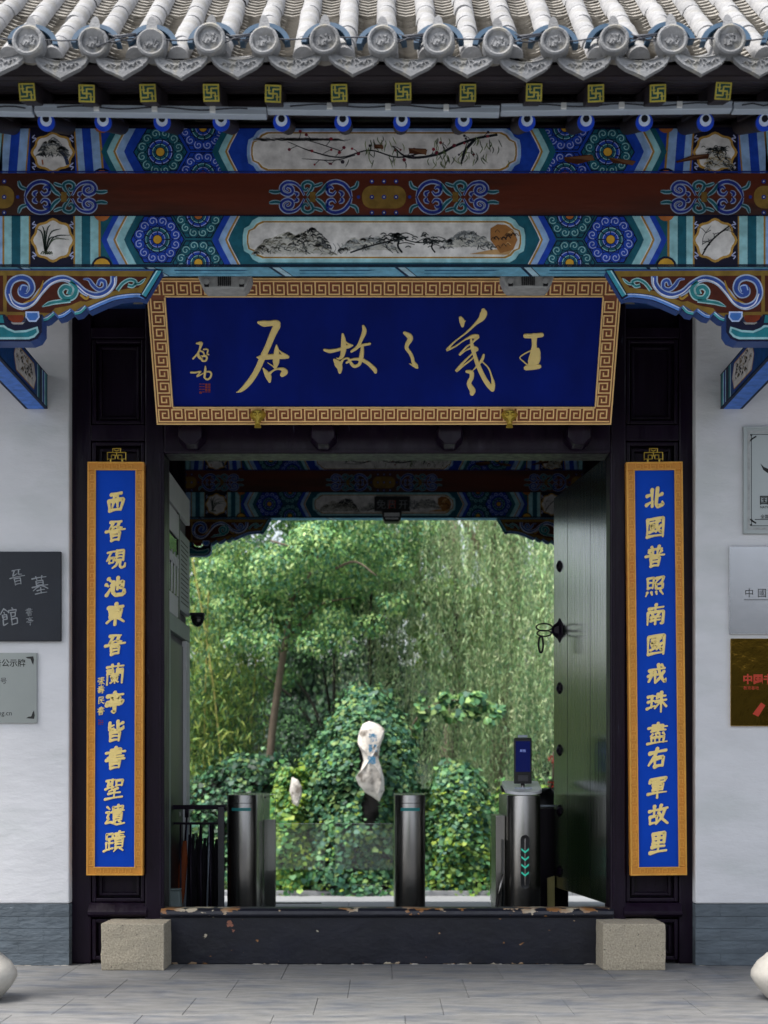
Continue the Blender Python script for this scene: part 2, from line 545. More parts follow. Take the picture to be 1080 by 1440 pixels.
for r_ in range(10):
    x = -2.4 + (r_ % 2) * .3
    while x < 2.3:
        MB().box(x + .002, x + .598, .12 + r_ * .485 + .002, .12 + (r_ + 1) * .485 - .002, FZ - .05, FZ).build('paving_slab', M['paleslab'], ifl)
        x += .6
MB().box(-2.5, 2.5, .12, 4.95, -.45, FZ - .004).build('floor_bed', M['soil'], ifl)
cst = bpy.data.objects.new('courtyard_kerb', None); C.objects.link(cst); tag(cst, kind='structure')
for i in range(6):
    MB().box(-3 + i * 1.0 + .003, -3 + (i + 1) * 1.0 - .003, 7.70, 7.84, CZ, CZ + .05).build('kerb_stone', M['paleslab'], cst, bevel=.006)

# ================================================================ gatehouse
gate = thing('gatehouse', 'traditional timber gatehouse with grey tiled eaves, blue painted beams and tall black doorway', 'gatehouse')
DX0, DX1 = X(232, 7.4), X(857, 7.4)     # clear doorway
ZB = Z(375, 6.1)                        # underside of the front painted beam

# --- white walls beside the doorway, dado of painted bricks
for sx in (-1, 1):
    xi = 1.620 if sx < 0 else 1.602
    a, b = sorted((sx * xi, sx * 3.4))
    wl = MB().box(a, b, -.08, .30, .318, 4.3)
    w_ = wl.build('plaster_wall', M['white'], gate, bevel=.008)
    dd = MB().box(a + .012, b - .012, -.072, .30, 0, .316).build('dado', M['brick'], w_)
    zz = 0.0
    for r_ in range(5):
        h = .0632
        x = 0 if r_ % 2 else -.13
        while x < 1.0:
            xa, xb = max(x, 0) + .0002, x + .26 - .0002
            p, q = sorted((sx * (xi + xa), sx * (xi + xb)))
            MB().box(p, q, -.084 + rnd.uniform(-.0005, .0005), -.02 if xa > .01 else .2, zz + .0008, zz + h - .0006).build('brick', M['brick'], w_, bevel=.0012)
            x += .26
        zz += h
# side walls and ceiling of the passage
pz = MB()
for sx in (-1, 1):
    a, b = sorted((sx * 2.0, sx * 2.15))
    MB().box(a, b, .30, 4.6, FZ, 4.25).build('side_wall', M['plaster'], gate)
    a, b = sorted((sx * 1.66, sx * 2.0))
MB().box(-3.4, 3.4, -1.15, 4.6, 4.25, 4.3).build('ceiling', M['darkwood'], gate)
for k in range(9):
    xx = -1.8 + k * .45
    MB().box(xx - .04, xx + .04, .2, 4.5, 4.16, 4.248).build('ceiling_joist', M['darkwood'], gate)

# --- doorway carpentry
def ring(mb, x0, x1, z0, z1, w_, y0, y1):
    mb.box(x0, x0 + w_, y0, y1, z0, z1)
    mb.box(x1 - w_, x1, y0, y1, z0, z1)
    mb.box(x0 + w_, x1 - w_, y0, y1, z1 - w_, z1)
    mb.box(x0 + w_, x1 - w_, y0, y1, z0, z0 + w_)
XL0, XL1, XL2 = X(107, 7.45), X(129, 7.4), X(205, 7.4)
XR0, XR1, XR2 = X(975, 7.45), X(954, 7.4), X(879, 7.4)
ZL0, ZL1 = Z(640, 7.4), Z(597, 7.4)          # lintel
ZT = .985 - (1278 - 1090) / 270.3            # threshold top
for a, b, nm in ((XL0 - .05, XL1, 'outer_post'), (XR1, XR0 + .05, 'outer_post'), (XL2, DX0, 'door_jamb'), (DX1, XR2, 'door_jamb')):
    MB().box(a, b, -.015 if nm == 'outer_post' else -.03, .16, 0, 4.2).build(nm, M['dark'], gate, bevel=.008)
for a, b in ((XL2 + .083, DX0 - .004), (DX1 + .004, XR2 - .083)):       # slim bead on each jamb
    s_ = 1 if a < 0 else -1
    xx = DX0 - .018 if s_ > 0 else DX1 + .018
    MB().box(xx - .006, xx + .006, -.038, -.03, ZT + .02, ZL0).build('jamb_bead', M['dark'], gate, bevel=.002)
MB().box(DX0 + .001, DX1 - .001, -.04, .14, ZL0, ZL1).build('lintel', M['dark'], gate, bevel=.008)
MB().box(DX0 + .001, DX1 - .001, -.046, -.04, ZL0 + .006, ZL0 + .018).build('lintel_bead', M['dark'], gate, bevel=.002)
# panels above the lintel
ZH = 3.42
MB().box(DX0 + .001, DX1 - .001, .03, .10, ZL1, ZH).build('over_door_panel', M['dark'], gate)
for k in range(4):
    a = DX0 + .02 + k * (DX1 - DX0 - .04) / 4
    b = a + (DX1 - DX0 - .04) / 4
    m_ = MB(); ring(m_, a + .02, b - .02, ZL1 + .03, ZH - .03, .03, .012, .03)
    m_.build('panel_moulding', M['dark'], gate, bevel=.004)
# panels beside the door: top, long middle, sill moulding, bottom
for a, b in ((XL1, XL2), (XR2, XR1)):
    MB().box(a + .001, b - .001, .04, .10, 0, 4.2).build('side_panel', M['dark'], gate)
    for z0, z1 in ((Z(597, 7.4), Z(478, 7.4)), (Z(1268, 7.4), Z(622, 7.4)), (.02, Z(1292, 7.4))):
        m_ = MB(); ring(m_, a + .004, b - .004, z0, z1, .020, -.012, .04)
        m_.build('panel_moulding', M['dark'], gate, bevel=.005)
        m_ = MB(); ring(m_, a + .034, b - .034, z0 + .03, z1 - .03, .016, .012, .04)
        m_.build('inner_moulding', M['dark'], gate, bevel=.004)
    for z0, z1, pr in ((Z(597, 7.4), Z(622, 7.4) , .0),):
        z0, z1 = sorted((z0, z1))
        MB().box(a + .001, b - .001, -.02, .04, z0 + .004, z1 - .004).build('cross_rail', M['dark'], gate, bevel=.004)
    MB().prism([(-.032, Z(1290, 7.4) + .006), (-.05, Z(1285, 7.4)), (-.05, Z(1281, 7.4)), (-.022, Z(1272, 7.4)), (-.012, Z(1269, 7.4)), (.03, Z(1269, 7.4)), (.03, Z(1290, 7.4) + .006)],
               lambda p: (a - .012, p[0], p[1]), lambda p: (b + .012, p[0], p[1])).build('sill_moulding', M['dark'], gate, bevel=.002)
    MB().box(a + .001, b - .001, -.02, .04, Z(478, 7.4) + .003, Z(462, 7.4)).build('cross_rail', M['dark'], gate, bevel=.004)
# door pins (hexagonal bosses on the lintel)
for px in (270, 455, 632, 812):
    m_ = MB()
    cx, cz, r_ = X(px, 7.33), Z(613, 7.33), .075
    pts = [(cx + r_ * math.cos(k * PI / 4 + PI / 8), cz + r_ * math.sin(k * PI / 4 + PI / 8)) for k in range(8)]
    m_.prism(pts, lambda p: (p[0], -.041, p[1]), lambda p: (cx + (p[0] - cx) * .86, -.15, cz + (p[1] - cz) * .86))
    m_.build('door_pin', M['dark'], gate, bevel=.006)
# painted beam over the door, behind the plaque
def thr_mat():
    m = mat('worn_blue_black_paint', lin('131521'), .45, var=.4, vscale=5, bump=.35, bscale=18, stretch=(1, 1, 1.4), rvar=.12)
    n, l = m.node_tree.nodes, m.node_tree.links
    b = n['Principled BSDF']
    src = b.inputs['Base Color'].links[0].from_socket
    geo = n.new('ShaderNodeNewGeometry'); sp = n.new('ShaderNodeSeparateXYZ')
    l.new(geo.outputs['Position'], sp.inputs[0])
    def nz(scale, det=6, st=(1, 1, 1)):
        mp = n.new('ShaderNodeMapping'); mp.inputs['Scale'].default_value = st
        l.new(geo.outputs['Position'], mp.inputs[0])
        t = n.new('ShaderNodeTexNoise'); t.inputs['Scale'].default_value = scale; t.inputs['Detail'].default_value = det
        l.new(mp.outputs[0], t.inputs[0]); return t.outputs['Fac']
    def mr(f, a, b_, c, d):
        x = n.new('ShaderNodeMapRange'); x.inputs[1].default_value = a; x.inputs[2].default_value = b_
        x.inputs[3].default_value = c; x.inputs[4].default_value = d; l.new(f, x.inputs[0]); return x.outputs[0]
    def mth(op, a, b_):
        x = n.new('ShaderNodeMath'); x.operation = op
        for i, v in enumerate((a, b_)):
            if hasattr(v, 'links'): l.new(v, x.inputs[i])
            else: x.inputs[i].default_value = v
        return x.outputs[0]
    # wear concentrates on the top edge, the foot and the top surface
    zt = mr(sp.outputs[2], ZT - .06, ZT - .004, 0, .205)
    zb = mr(sp.outputs[2], .0, .022, .17, 0)
    wear = mth('ADD', mth('ADD', nz(19, 9, (1, 1, 1.6)), mth('MULTIPLY', mth('ADD', zt, zb), mr(nz(2.3, 2), .42, .58, .2, 1.25))), 0)
    mask = mr(wear, .715, .73, 0, 1)
    mask2 = mr(nz(7, 8), .735, .74, 0, 1)
    cm = n.new('ShaderNodeMix'); cm.data_type = 'RGBA'
    l.new(mr(nz(6, 3), .45, .6, 0, 1), cm.inputs['Factor'])
    cm.inputs[6].default_value = (*lin('8a6038'), 1); cm.inputs[7].default_value = (*lin('b3a892'), 1)
    x = n.new('ShaderNodeMix'); x.data_type = 'RGBA'
    l.new(mask, x.inputs['Factor']); l.new(src, x.inputs[6]); l.new(cm.outputs[2], x.inputs[7])
    y = n.new('ShaderNodeMix'); y.data_type = 'RGBA'
    l.new(mask2, y.inputs['Factor']); l.new(x.outputs[2], y.inputs[6]); y.inputs[7].default_value = (*lin('8b5a48'), 1)
    l.new(y.outputs[2], b.inputs['Base Color'])
    return m
M['threshold'] = thr_mat()
th = MB().box(DX0 - .02, DX1 + .02, -.035, .07, .0, ZT - .042).build('threshold', M['threshold'], gate, bevel=.006)
MB().prism([(-.05, ZT - .042), (-.056, ZT - .03), (-.05, ZT - .012), (-.035, ZT), (.07, ZT), (.07, ZT - .042)],
           lambda p: (DX0 - .015, p[0], p[1]), lambda p: (DX1 + .015, p[0], p[1])).build('threshold_cap', M['threshold'], th, bevel=.003)
# broken mortar line at the foot
m_ = MB()
for a, b in ((X(245, 7.36), X(838, 7.36)), (-2.5, -1.64), (1.62, 2.5)):
    x = a
    while x < b:
        l_ = rnd.uniform(.008, .07)
        if rnd.random() < .5:
            yf = -.038 if -1.3 < x < 1.3 else -.086
            hh = rnd.uniform(.001, .006)
            m_.add([(x, yf - .012, .0015), (x + l_, yf - .01, .0015), (x + l_, yf, .0015), (x, yf, .0015), (x + .3 * l_, yf - .006, hh), (x + .8 * l_, yf - .004, hh * .8)],
                   [(0, 1, 5, 4), (1, 2, 5), (2, 3, 4, 5), (3, 0, 4)])
        x += l_ * rnd.uniform(.9, 1.6)
tag(m_.build('mortar_crumbs', M['whitestone'], gate), kind='stuff')

# --- right door leaf, swung inwards
LA = R(83)
lf = MB().box(-1.17, 0, 0, .055, ZT + .01, ZL0 + .02)
leaf = lf.build('door_leaf', M['leafdoor'], gate, bevel=.006, loc=(DX1 + .002, .09, 0), rot=(0, 0, -LA))
# seen face is local y = 0 (faces the passage); plank seams
for k in (2, 5):
    xx = -1.17 + k * .167
    MB().box(xx - .001, xx + .001, -.0008, .0, ZT + .02, ZL0).build('plank_seam', M['dark'], leaf)
for z in [Z(p, 8.52) for p in (797, 968, 1055, 1140, 1225)]:
    m_ = MB()
    for k in range(1):
        m_.lathe([(.036, 0), (.036, .004), (.028, .012), (.012, .02), (.002, .022)], n=6)
    m_.build('door_stud', M['dark'], leaf, loc=(-1.02, 0, z), rot=(PI / 2, PI / 6, 0))
kb = MB().lathe([(.075, 0), (.072, .004), (.05, .015), (.03, .04), (.012, .05)], n=6).build('knocker', M['dark'], leaf, loc=(-1.02, 0, Z(887, 8.52)), rot=(PI / 2, PI / 6, 0))
m_ = MB()
ringp = [(math.cos(t) * .001, .05 + .045 + math.sin(t) * .0, 0) for t in (0, 1)]
def loop(cx, cz, rx, rz, y0, n=14, rr=.0045):
    return [(cx + rx * math.cos(2 * PI * k / n), cz + rz * math.sin(2 * PI * k / n), y0) for k in range(n + 1)]
# loops stand out from the leaf in the plane across the passage
kz = Z(887, 8.52)
kr = MB()
kr.tube([(-1.02, -.045 - .05 - .05 * math.cos(t), kz + .018 + .022 * math.sin(t)) for t in np.linspace(0, 2 * PI, 15)], .0045, 6, False)
kr.tube([(-1.02, -.045 - .05 - .045 * math.cos(t), kz - .018 + .018 * math.sin(t)) for t in np.linspace(0, 2 * PI, 15)], .0045, 6, False)
kr.tube([(-1.02, -.115 + .014 * math.cos(t), kz - .085 + .05 * math.sin(t)) for t in np.linspace(0, 2 * PI, 15)], .006, 6, False)
kr.build('knocker_ring', M['dark'], leaf, smooth=True)

# --- columns on stone drums
for i, sx in enumerate((-1, 1)):
    cx = sx * 1.785
    for cy in (-1.2, 4.65):
        c_ = MB().lathe([(.105, .2), (.105, 3.9)], cx, cy, 28).build('column', M['dark'], gate, smooth=True, angle=40)
        MB().lathe([(.10, .0), (.118, .012), (.155, .055), (.182, .10), (.180, .125), (.155, .165), (.125, .19), (.112, .203)], cx, cy, 32).build('column_drum', M['whitestone'], c_, smooth=True, angle=50)

# ================================================================ painted architraves
P_BLUE, P_PERI, P_GOLD, P_TEAL, P_PTEAL, P_INK, P_WHITE, P_DARK = '1c42aa', '8fb0da', 'a07c38', '1c5a6c', '92c4cc', '10132e', 'd6d4d2', '18182c'
P_CYAN = '6fb2d0'
def beamfm(yb):
    return lambda u, v, h: ((u - 540.5) / FPX * 6.1, yb - h, EYE + (1090 - v) / FPX * 6.1)
def flower(A, cx, cy, r, colA, litA, colB, litB, center='c79a35'):
    hexp = [(cx + r * 1.06 * math.cos(k * PI / 3), cy + r * 1.06 * math.sin(k * PI / 3) * 1.0) for k in range(6)]
    A.fill([(cx + (a - cx) * 1.05, cy + (b - cy) * 1.05) for a, b in hexp], P_INK, 3)
    A.fill(hexp, colA, 4)
    n = 12
    for k in range(n):
        a = 2 * PI * (k + .5) / n
        x, y = cx + r * .76 * math.cos(a), cy + r * .76 * math.sin(a)
        rr = r * .215
        A.disc(x, y, rr * 1.14, P_INK, 5, 10)
        A.disc(x, y, rr, colA, 6, 10)
        pts = [(x + rr * (1 - .095 * j) * .84 * math.cos(a + 2.2 - j * .85), y + rr * (1 - .095 * j) * .84 * math.sin(a + 2.2 - j * .85)) for j in range(10)]
        A.rib(pts, 1.1, litA, 7, seg=2)
    A.disc(cx, cy, r * .53, P_INK, 5, 20)
    for q, (ro, ri, ca, cb, m_) in enumerate(((.50, .36, colB, litB, 9), (.34, .2, colA, litA, 8))):
        for k in range(m_):
            a0, a1 = 2 * PI * (k + .08) / m_, 2 * PI * (k + .92) / m_
            aa = [a0 + (a1 - a0) * t / 3 for t in range(4)]
            A.fill([(cx + r * ro * math.cos(t), cy + r * ro * math.sin(t)) for t in aa] + [(cx + r * ri * math.cos(t), cy + r * ri * math.sin(t)) for t in aa[::-1]], ca, 6)
            A.rib([(cx + r * (ro - .03) * math.cos(t), cy + r * (ro - .03) * math.sin(t)) for t in aa], .9, cb, 7, seg=2)
    A.disc(cx, cy, r * .17, center, 8, 14)
def chevron(A, xt, y0, y1, widths, cols, k=1.0, L=3, notch=True):
    """nested '<' bands; xt = x of the first tip at mid height"""
    ym = (y0 + y1) / 2
    H = (y1 - y0) / 2
    x = xt
    def edge(x_):
        return [(x_ + H * .5 * k, y0), (x_ + H * .12 * k, y0 + H * .72), (x_, ym), (x_ + H * .12 * k, ym + H * .28), (x_ + H * .5 * k, y1)]
    for w_, c in zip(widths, cols):
        e0, e1 = edge(x), edge(x + w_)
        A.fill(e0 + e1[::-1], c, L)
        L += 0
        x += w_
    return x
def bands(A, x0, x1, y0, y1, cols, bow=0):
    """vertical stripes; cols = [(fraction, colour)]"""
    x = x0
    for fr, c in cols:
        w_ = fr * (x1 - x0)
        ys = [y0, (y0 + y1) / 2, y1]
        A.fill([(x, y0), (x + w_, y0), (x + w_ + bow, y1), (x + bow, y1)], c, 3)
        x += w_
def medallion(A, cx, cy, r, dark, lob=8, ry=None):
    ry = ry or r
    def blob(k): return [(cx + r * k * (1 + .06 * math.cos(lob * t)) * math.cos(t), cy + ry * k * (1 + .06 * math.cos(lob * t)) * math.sin(t)) for t in np.linspace(0, 2 * PI, 41)[:-1]]
    A.fill(blob(1.10), 'b08a44', 4)
    A.fill(blob(.97), P_WHITE, 5)
    for sx in (-1, 1):
        for sy in (-1, 1):
            x, y = cx + sx * r * .95, cy + sy * ry * .98
            A.rib([(x, y), (x + sx * 3, y - sy * 4), (x - sx * 2, y - sy * 5), (x + sx * 3, y - sy * 10)], 1.6, 'a7b0d8', 4)
def ink_mountain(A, x0, x1, yb, h, col, seed, L=8):
    r_ = random.Random(seed)
    n = 13
    pts = []
    for i in range(n):
        t = i / (n - 1)
        pts.append((x0 + (x1 - x0) * t, yb - h * math.sin(PI * t) ** .8 * r_.uniform(.6, 1.05)))
    A.fill([(x0, yb)] + pts[1:-1] + [(x1, yb)], 'b4b4ae', L)
    for q in range(int((x1 - x0) * 1.6)):
        t = r_.random()
        top = float(np.interp(x0 + (x1 - x0) * t, [p[0] for p in pts], [p[1] for p in pts]))
        u = r_.random() ** 1.6
        x, y = x0 + (x1 - x0) * t, top + (yb - top) * u
        A.rib([(x - 4, y + 3), (x, y), (x + 5, y + 2.5)], r_.uniform(1, 3.2) * (1.2 - u * .6), r_.choice(col + ['c3c2bb'] * (1 if u < .4 else 4)), L + 1 + q % 3, seg=2, taper=(.3, .3))
    for _ in range(26):
        x = r_.uniform(x0, x1)
        t = (x - x0) / (x1 - x0)
        y = yb - h * math.sin(PI * t) * r_.uniform(.1, .9)
        A.rib([(x, y), (x + r_.uniform(-3, 5), y + r_.uniform(1, 4)), (x + r_.uniform(-2, 8), y + r_.uniform(3, 7))], r_.uniform(.5, 1.5), r_.choice(['3a3d40', '565a5c', '7c7f80', '2a2d30']), L + 4, seg=2)
def pine(A, x, y, s_, L=12, seed=3):
    r_ = random.Random(seed)
    A.rib([(x + 8 * s_, y), (x + 2 * s_, y - 9 * s_), (x + 3 * s_, y - 18 * s_), (x - 4 * s_, y - 26 * s_)], 2.6 * s_, '1d2024', L)
    for q in range(5):
        a = r_.uniform(-1, 1)
        bx, by = x + r_.uniform(-3, 4) * s_, y - (12 + q * 3.4) * s_
        ex = bx + (-1) ** q * r_.uniform(10, 26) * s_
        A.rib([(bx, by), ((bx + ex) / 2, by - 2 * s_), (ex, by + r_.uniform(-2, 4) * s_)], 1.2 * s_, '25282b', L)
    for _ in range(34):
        a, b = x + r_.gauss(0, 13) * s_, y - 22 * s_ + r_.gauss(0, 4.5) * s_
        A.rib([(a - 4 * s_, b + 1), (a, b - 1), (a + 4 * s_, b + 1)], 1.5 * s_, r_.choice(['1f2426', '2f3638', '474d4d']), L + 1, seg=2)
def branch(A, pts, w_, L, r_, blossoms=None):
    A.rib(pts, w_, '23252b', L, taper=(1, .4))
    for p, q in zip(pts, pts[1:]):
        for _ in range(2):
            t = r_.random()
            x, y = p[0] + (q[0] - p[0]) * t, p[1] + (q[1] - p[1]) * t
            e = (x + r_.uniform(-14, 14), y + r_.uniform(-11, 9))
            A.rib([(x, y), ((x + e[0]) / 2 + 1, (y + e[1]) / 2 - 1), e], .9, '2c2e34', L, seg=2)
            if blossoms: A.disc(e[0], e[1], r_.uniform(1.6, 3.0), r_.choice(blossoms), L + 1, 6)

def beam_art(yb, name_parent, lower, seed):
    """one painted fascia; returns the Art"""
    r_ = random.Random(seed)
    if lower: y0, y1 = 303, 374.5
    else: y0, y1 = 180, 243.5
    A = Art(beamfm(yb), rect=(-330, 1411, y0, y1), mirror=540.5)
    if lower:
        c1, l1, c2, l2 = P_BLUE, P_PERI, P_TEAL, P_PTEAL
        ym, yc = 337.5, 337.5
        cx0, cyh = 351, 23
    else:
        c1, l1, c2, l2 = P_TEAL, P_PTEAL, P_BLUE, P_PERI
        ym, yc = 213.5, 214
        cx0, cyh = 357, 24
    # ground of the whole fascia (half, mirrored)
    A.rectf(-330, 540.5, y0, y1, c2, 0)
    # cartouche surround: outer chevron then lobed panel
    for (gx, dx) in ((0, 0),):
        # ground left of the surround
        A.rectf(181, 318, y0, y1, c2 if lower else c2, 1)
        yA, yB = ym - 36, ym + 36
        A.fill([(318, yA), (303, ym), (318, yB), (300, yB), (180, yB), (180, yA)], c2, 2)
        chevron(A, 299, yA, yB, (9, 9, 3.0, 1.4), (c1, l1, P_GOLD, 'd8d8dc'), L=9)
        # flowers between chevrons
        if lower:
            flower(A, 222, 337, 34.5, P_BLUE, 'a9b6e0', P_TEAL, '93c2c6')
            flower(A, 279.5, 370, 33, P_TEAL, '93c2c6', P_BLUE, 'a9b6e0')
            flower(A, 279.5, 303, 33, P_TEAL, '93c2c6', P_BLUE, 'a9b6e0', 'b06a3a')
        else:
            flower(A, 226, 214, 34.5, P_TEAL, '93c2c6', P_BLUE, 'a9b6e0', 'd0a23c')
            flower(A, 286, 246, 33, P_BLUE, 'a9b6e0', P_TEAL, '93c2c6', 'b5652c')
            flower(A, 286, 180, 33, P_BLUE, 'a9b6e0', P_TEAL, '93c2c6')
        # left chevron group
        w_ = (8, 9, 3, 1.2, 11, 9)
        cols = (c1, l1, P_GOLD, 'd8d8dc', l2, c2)
        A.fill([(141, yA), (181, yA), (150, ym), (181, yB), (141, yB)], c2 if lower else P_BLUE, 2)
        chevron(A, 143, yA, yB, w_, cols, L=9)
        A.disc(144, yB + 2, 12, 'c79a35' if lower else 'b5652c', 8)
        A.disc(144, yB + 2, 15, P_INK, 7)
        A.disc(144, yA - 2, 12, 'b06a3a', 8)
        # lobed cartouche (half, mirrored)
        def cart(ex, L, col):
            h = cyh + ex
            x0 = cx0 - ex
            pts = [(540.5, ym - h), (x0 + 22, ym - h), (x0 + 14, ym - h * .86), (x0 + 9, ym - h * .62), (x0 + 2, ym - h * .5), (x0, ym - h * .2), (x0, ym + h * .2),
                   (x0 + 2, ym + h * .5), (x0 + 9, ym + h * .62), (x0 + 14, ym + h * .86), (x0 + 22, ym + h), (540.5, ym + h)]
            A.fill(pts, col, L)
        if lower:
            cart(9, 10, l2); cart(4.4, 11, 'b6d2d6'); cart(3.2, 12, P_GOLD); cart(1, 13, 'e2dfd8'); cart(0, 14, P_WHITE)
        else:
            cart(9, 10, l2); cart(5, 11, 'c3cbe4'); cart(3.2, 12, P_GOLD); cart(1, 13, 'e2dfd8'); cart(0, 14, P_WHITE)
    # stripes and medallion, repeated outwards
    for k in range(2):
        o = -k * 242
        bx = 4 if not lower else -3
        A.rectf(105 + o, 142 + o, y0, y1, c2, 1)
        bow = 5 if not lower else 0
        bands(A, 104 + o, 142 + o, y0, y1, ((.06, P_GOLD), (.24, l2), (.32, c2), (.30, l2), (.08, P_GOLD)), bow)
        A.rectf(43 + o, 104 + o + (2 if bow else 0), y0, y1, P_DARK, 2)
        medallion(A, 75 + o, yc + .5, 27, P_DARK, ry=27 if lower else 25)
        bands(A, 4 + o, 43 + o, y0, y1, ((.07, P_GOLD), (.26, l2), (.32, c2), (.30, l2), (.05, P_GOLD)), -bow)
        A.rectf(-40 + o, 4 + o, y0, y1, c1, 2)
        A.rectf(-10 + o, 4 + o, y0, y1, l1, 3)
        if k == 0:
            chevron(A, -60, y0, y1, (8, 9, 3, 1), (c1, l1, P_GOLD, 'd8d8dc'), k=-1, L=4)
            flower(A, -110, ym, 34.5, P_BLUE if lower else P_TEAL, 'a9b6e0', P_TEAL if lower else P_BLUE, '93c2c6')
    A.rectf(-330, 540.5, y0, y0 + 1.6, P_INK, 18)
    A.rectf(-330, 540.5, y1 - 2.2, y1, P_INK if lower else '1c2f7a', 18)
    # pictures are not mirrored
    A.mirror = None
    if lower:
        ink_mountain(A, 357, 470, 357, 36, ['8d8b80', '77786f', '6c6a60'], seed, 15)
        ink_mountain(A, 408, 462, 345, 26, ['2e3034', '45484a', '34363a'], seed + 1, 16)
        ink_mountain(A, 478, 560, 352, 24, ['b3b6b6', '9ea2a3', 'a9adad'], seed + 2, 15)
        for q in range(5):
            A.rib([(463 + q * 6, 343), (467 + q * 6, 350), (463 + q * 6, 357)], .8, '6d7072', 17, seg=2)
        A.rib([(493, 356), (520, 347), (548, 340), (575, 334)], 2.2, '25282b', 20)
        pine(A, 558, 356, 1.0, 20, seed)
        pine(A, 606, 356, .8, 20, seed + 5)
        A.rib([(570, 338), (590, 342), (615, 340)], 1.5, '25282b', 20)
        ink_mountain(A, 622, 694, 348, 28, ['a2a5a6', '7f8385', '686c6e'], seed + 7, 15)
        A.fill([(704, 357), (690, 338), (690, 322), (700, 316), (712, 317), (722, 324), (728, 338), (722, 352)], '9a6a3c', 20)
        A.fill([(660, 358), (690, 352), (722, 350), (716, 359)], 'b79366', 19)
        for q in range(16):
            x, y = r_.uniform(690, 724), r_.uniform(320, 352)
            A.rib([(x, y), (x + 3, y - 4), (x + 7, y)], r_.uniform(.8, 2.2), r_.choice(['3c2a20', '5d4028', 'd0a874', '2c2522']), 21, seg=2)
        # orchid in the left medallion, ink branch in the right
        for q, e in enumerate(((52, 322), (60, 318), (72, 316), (86, 322), (100, 331), (98, 337), (84, 334), (64, 324))):
            A.rib([(64, 357), (64 + (e[0] - 64) * .35, 338 + (e[1] - 338) * .6), e], 1.7, r_.choice(['23302a', '39443c', '52604e']), 9, taper=(.6, .2))
        for q in range(5): A.rib([(58 + q * 3, 358), (61 + q * 3, 354), (66 + q * 2, 358)], 1.5, '46523e', 10, seg=2)
        A.rib([(988, 359), (996, 345), (1008, 332), (1026, 318)], 2.2, '2b2b2c', 9)
        branch(A, [(990, 352), (1003, 336), (1018, 325), (1030, 322)], 1.2, 9, r_)
        branch(A, [(988, 345), (990, 332), (1000, 318)], .8, 9, r_)
    else:
        br = ['8d3540', '6b2a38', '3a3540']
        branch(A, [(600, 214), (560, 222), (520, 212), (480, 222), (440, 214), (405, 200)], 2.0, 16, r_, br)
        branch(A, [(500, 219), (470, 226), (425, 224)], 1.4, 16, r_, br)
        branch(A, [(480, 213), (440, 200), (420, 196)], 1.2, 16, r_, br)
        branch(A, [(700, 190), (668, 196), (640, 206), (615, 218), (575, 222), (552, 206)], 3.6, 16, r_, br)
        branch(A, [(668, 197), (655, 212), (650, 228)], 4.2, 16, r_, br)
        for q in range(90):
            x, y = r_.choice([r_.gauss(682, 16), r_.gauss(620, 8), r_.gauss(535, 14)]), r_.uniform(192, 228)
            A.rib([(x, y), (x + r_.uniform(-3, 3), y + 5), (x + r_.uniform(-6, 6), y + 11)], 1.2, r_.choice(['3f5238', '5d7048', '7d8a5c', '2d3a2c']), 17, seg=2, taper=(.3, .3))
        for q in range(60): A.rib([(x0_ := r_.uniform(356, 480), 194 + r_.uniform(0, 5)), (x0_ + 9, 195 + r_.uniform(0, 4)), (x0_ + 18, 194 + r_.uniform(0, 5))], 1.2, r_.choice(['9a9a9a', '808286', 'b2b2b4']), 15, seg=2)
        # bare patches where paint flaked off
        for pl in ([(575, 209), (600, 210), (598, 218), (576, 217)], [(526, 204), (538, 204), (538, 210), (527, 210)],
                   [(793, 222), (832, 218), (835, 226), (812, 232), (795, 228)], [(855, 222), (893, 227), (888, 233), (862, 230)], [(950, 228), (974, 219), (998, 217), (996, 224), (975, 226), (952, 230)]):
            A.fill(pl, '4a2a1c', 19)
            A.fill([(a + 1.5, b + 1.2 - (.5 if b > 220 else 0)) for a, b in pl[:3]], '6b4a34', 20)
        ink_mountain(A, 54, 96, 218, 24, ['7d8084', '64686c', '4e5256'], seed, 7)
        A.rib([(84, 212), (92, 220), (96, 232)], 5, '34405e', 9)
        A.rib([(60, 225), (61, 232)], 2, 'a05a34', 9)
        ink_mountain(A, 992, 1030, 236, 34, ['b5a88c', '998a6c', '807358'], seed + 3, 7)
        pine(A, 1008, 226, .7, 11, seed + 2)
    return A

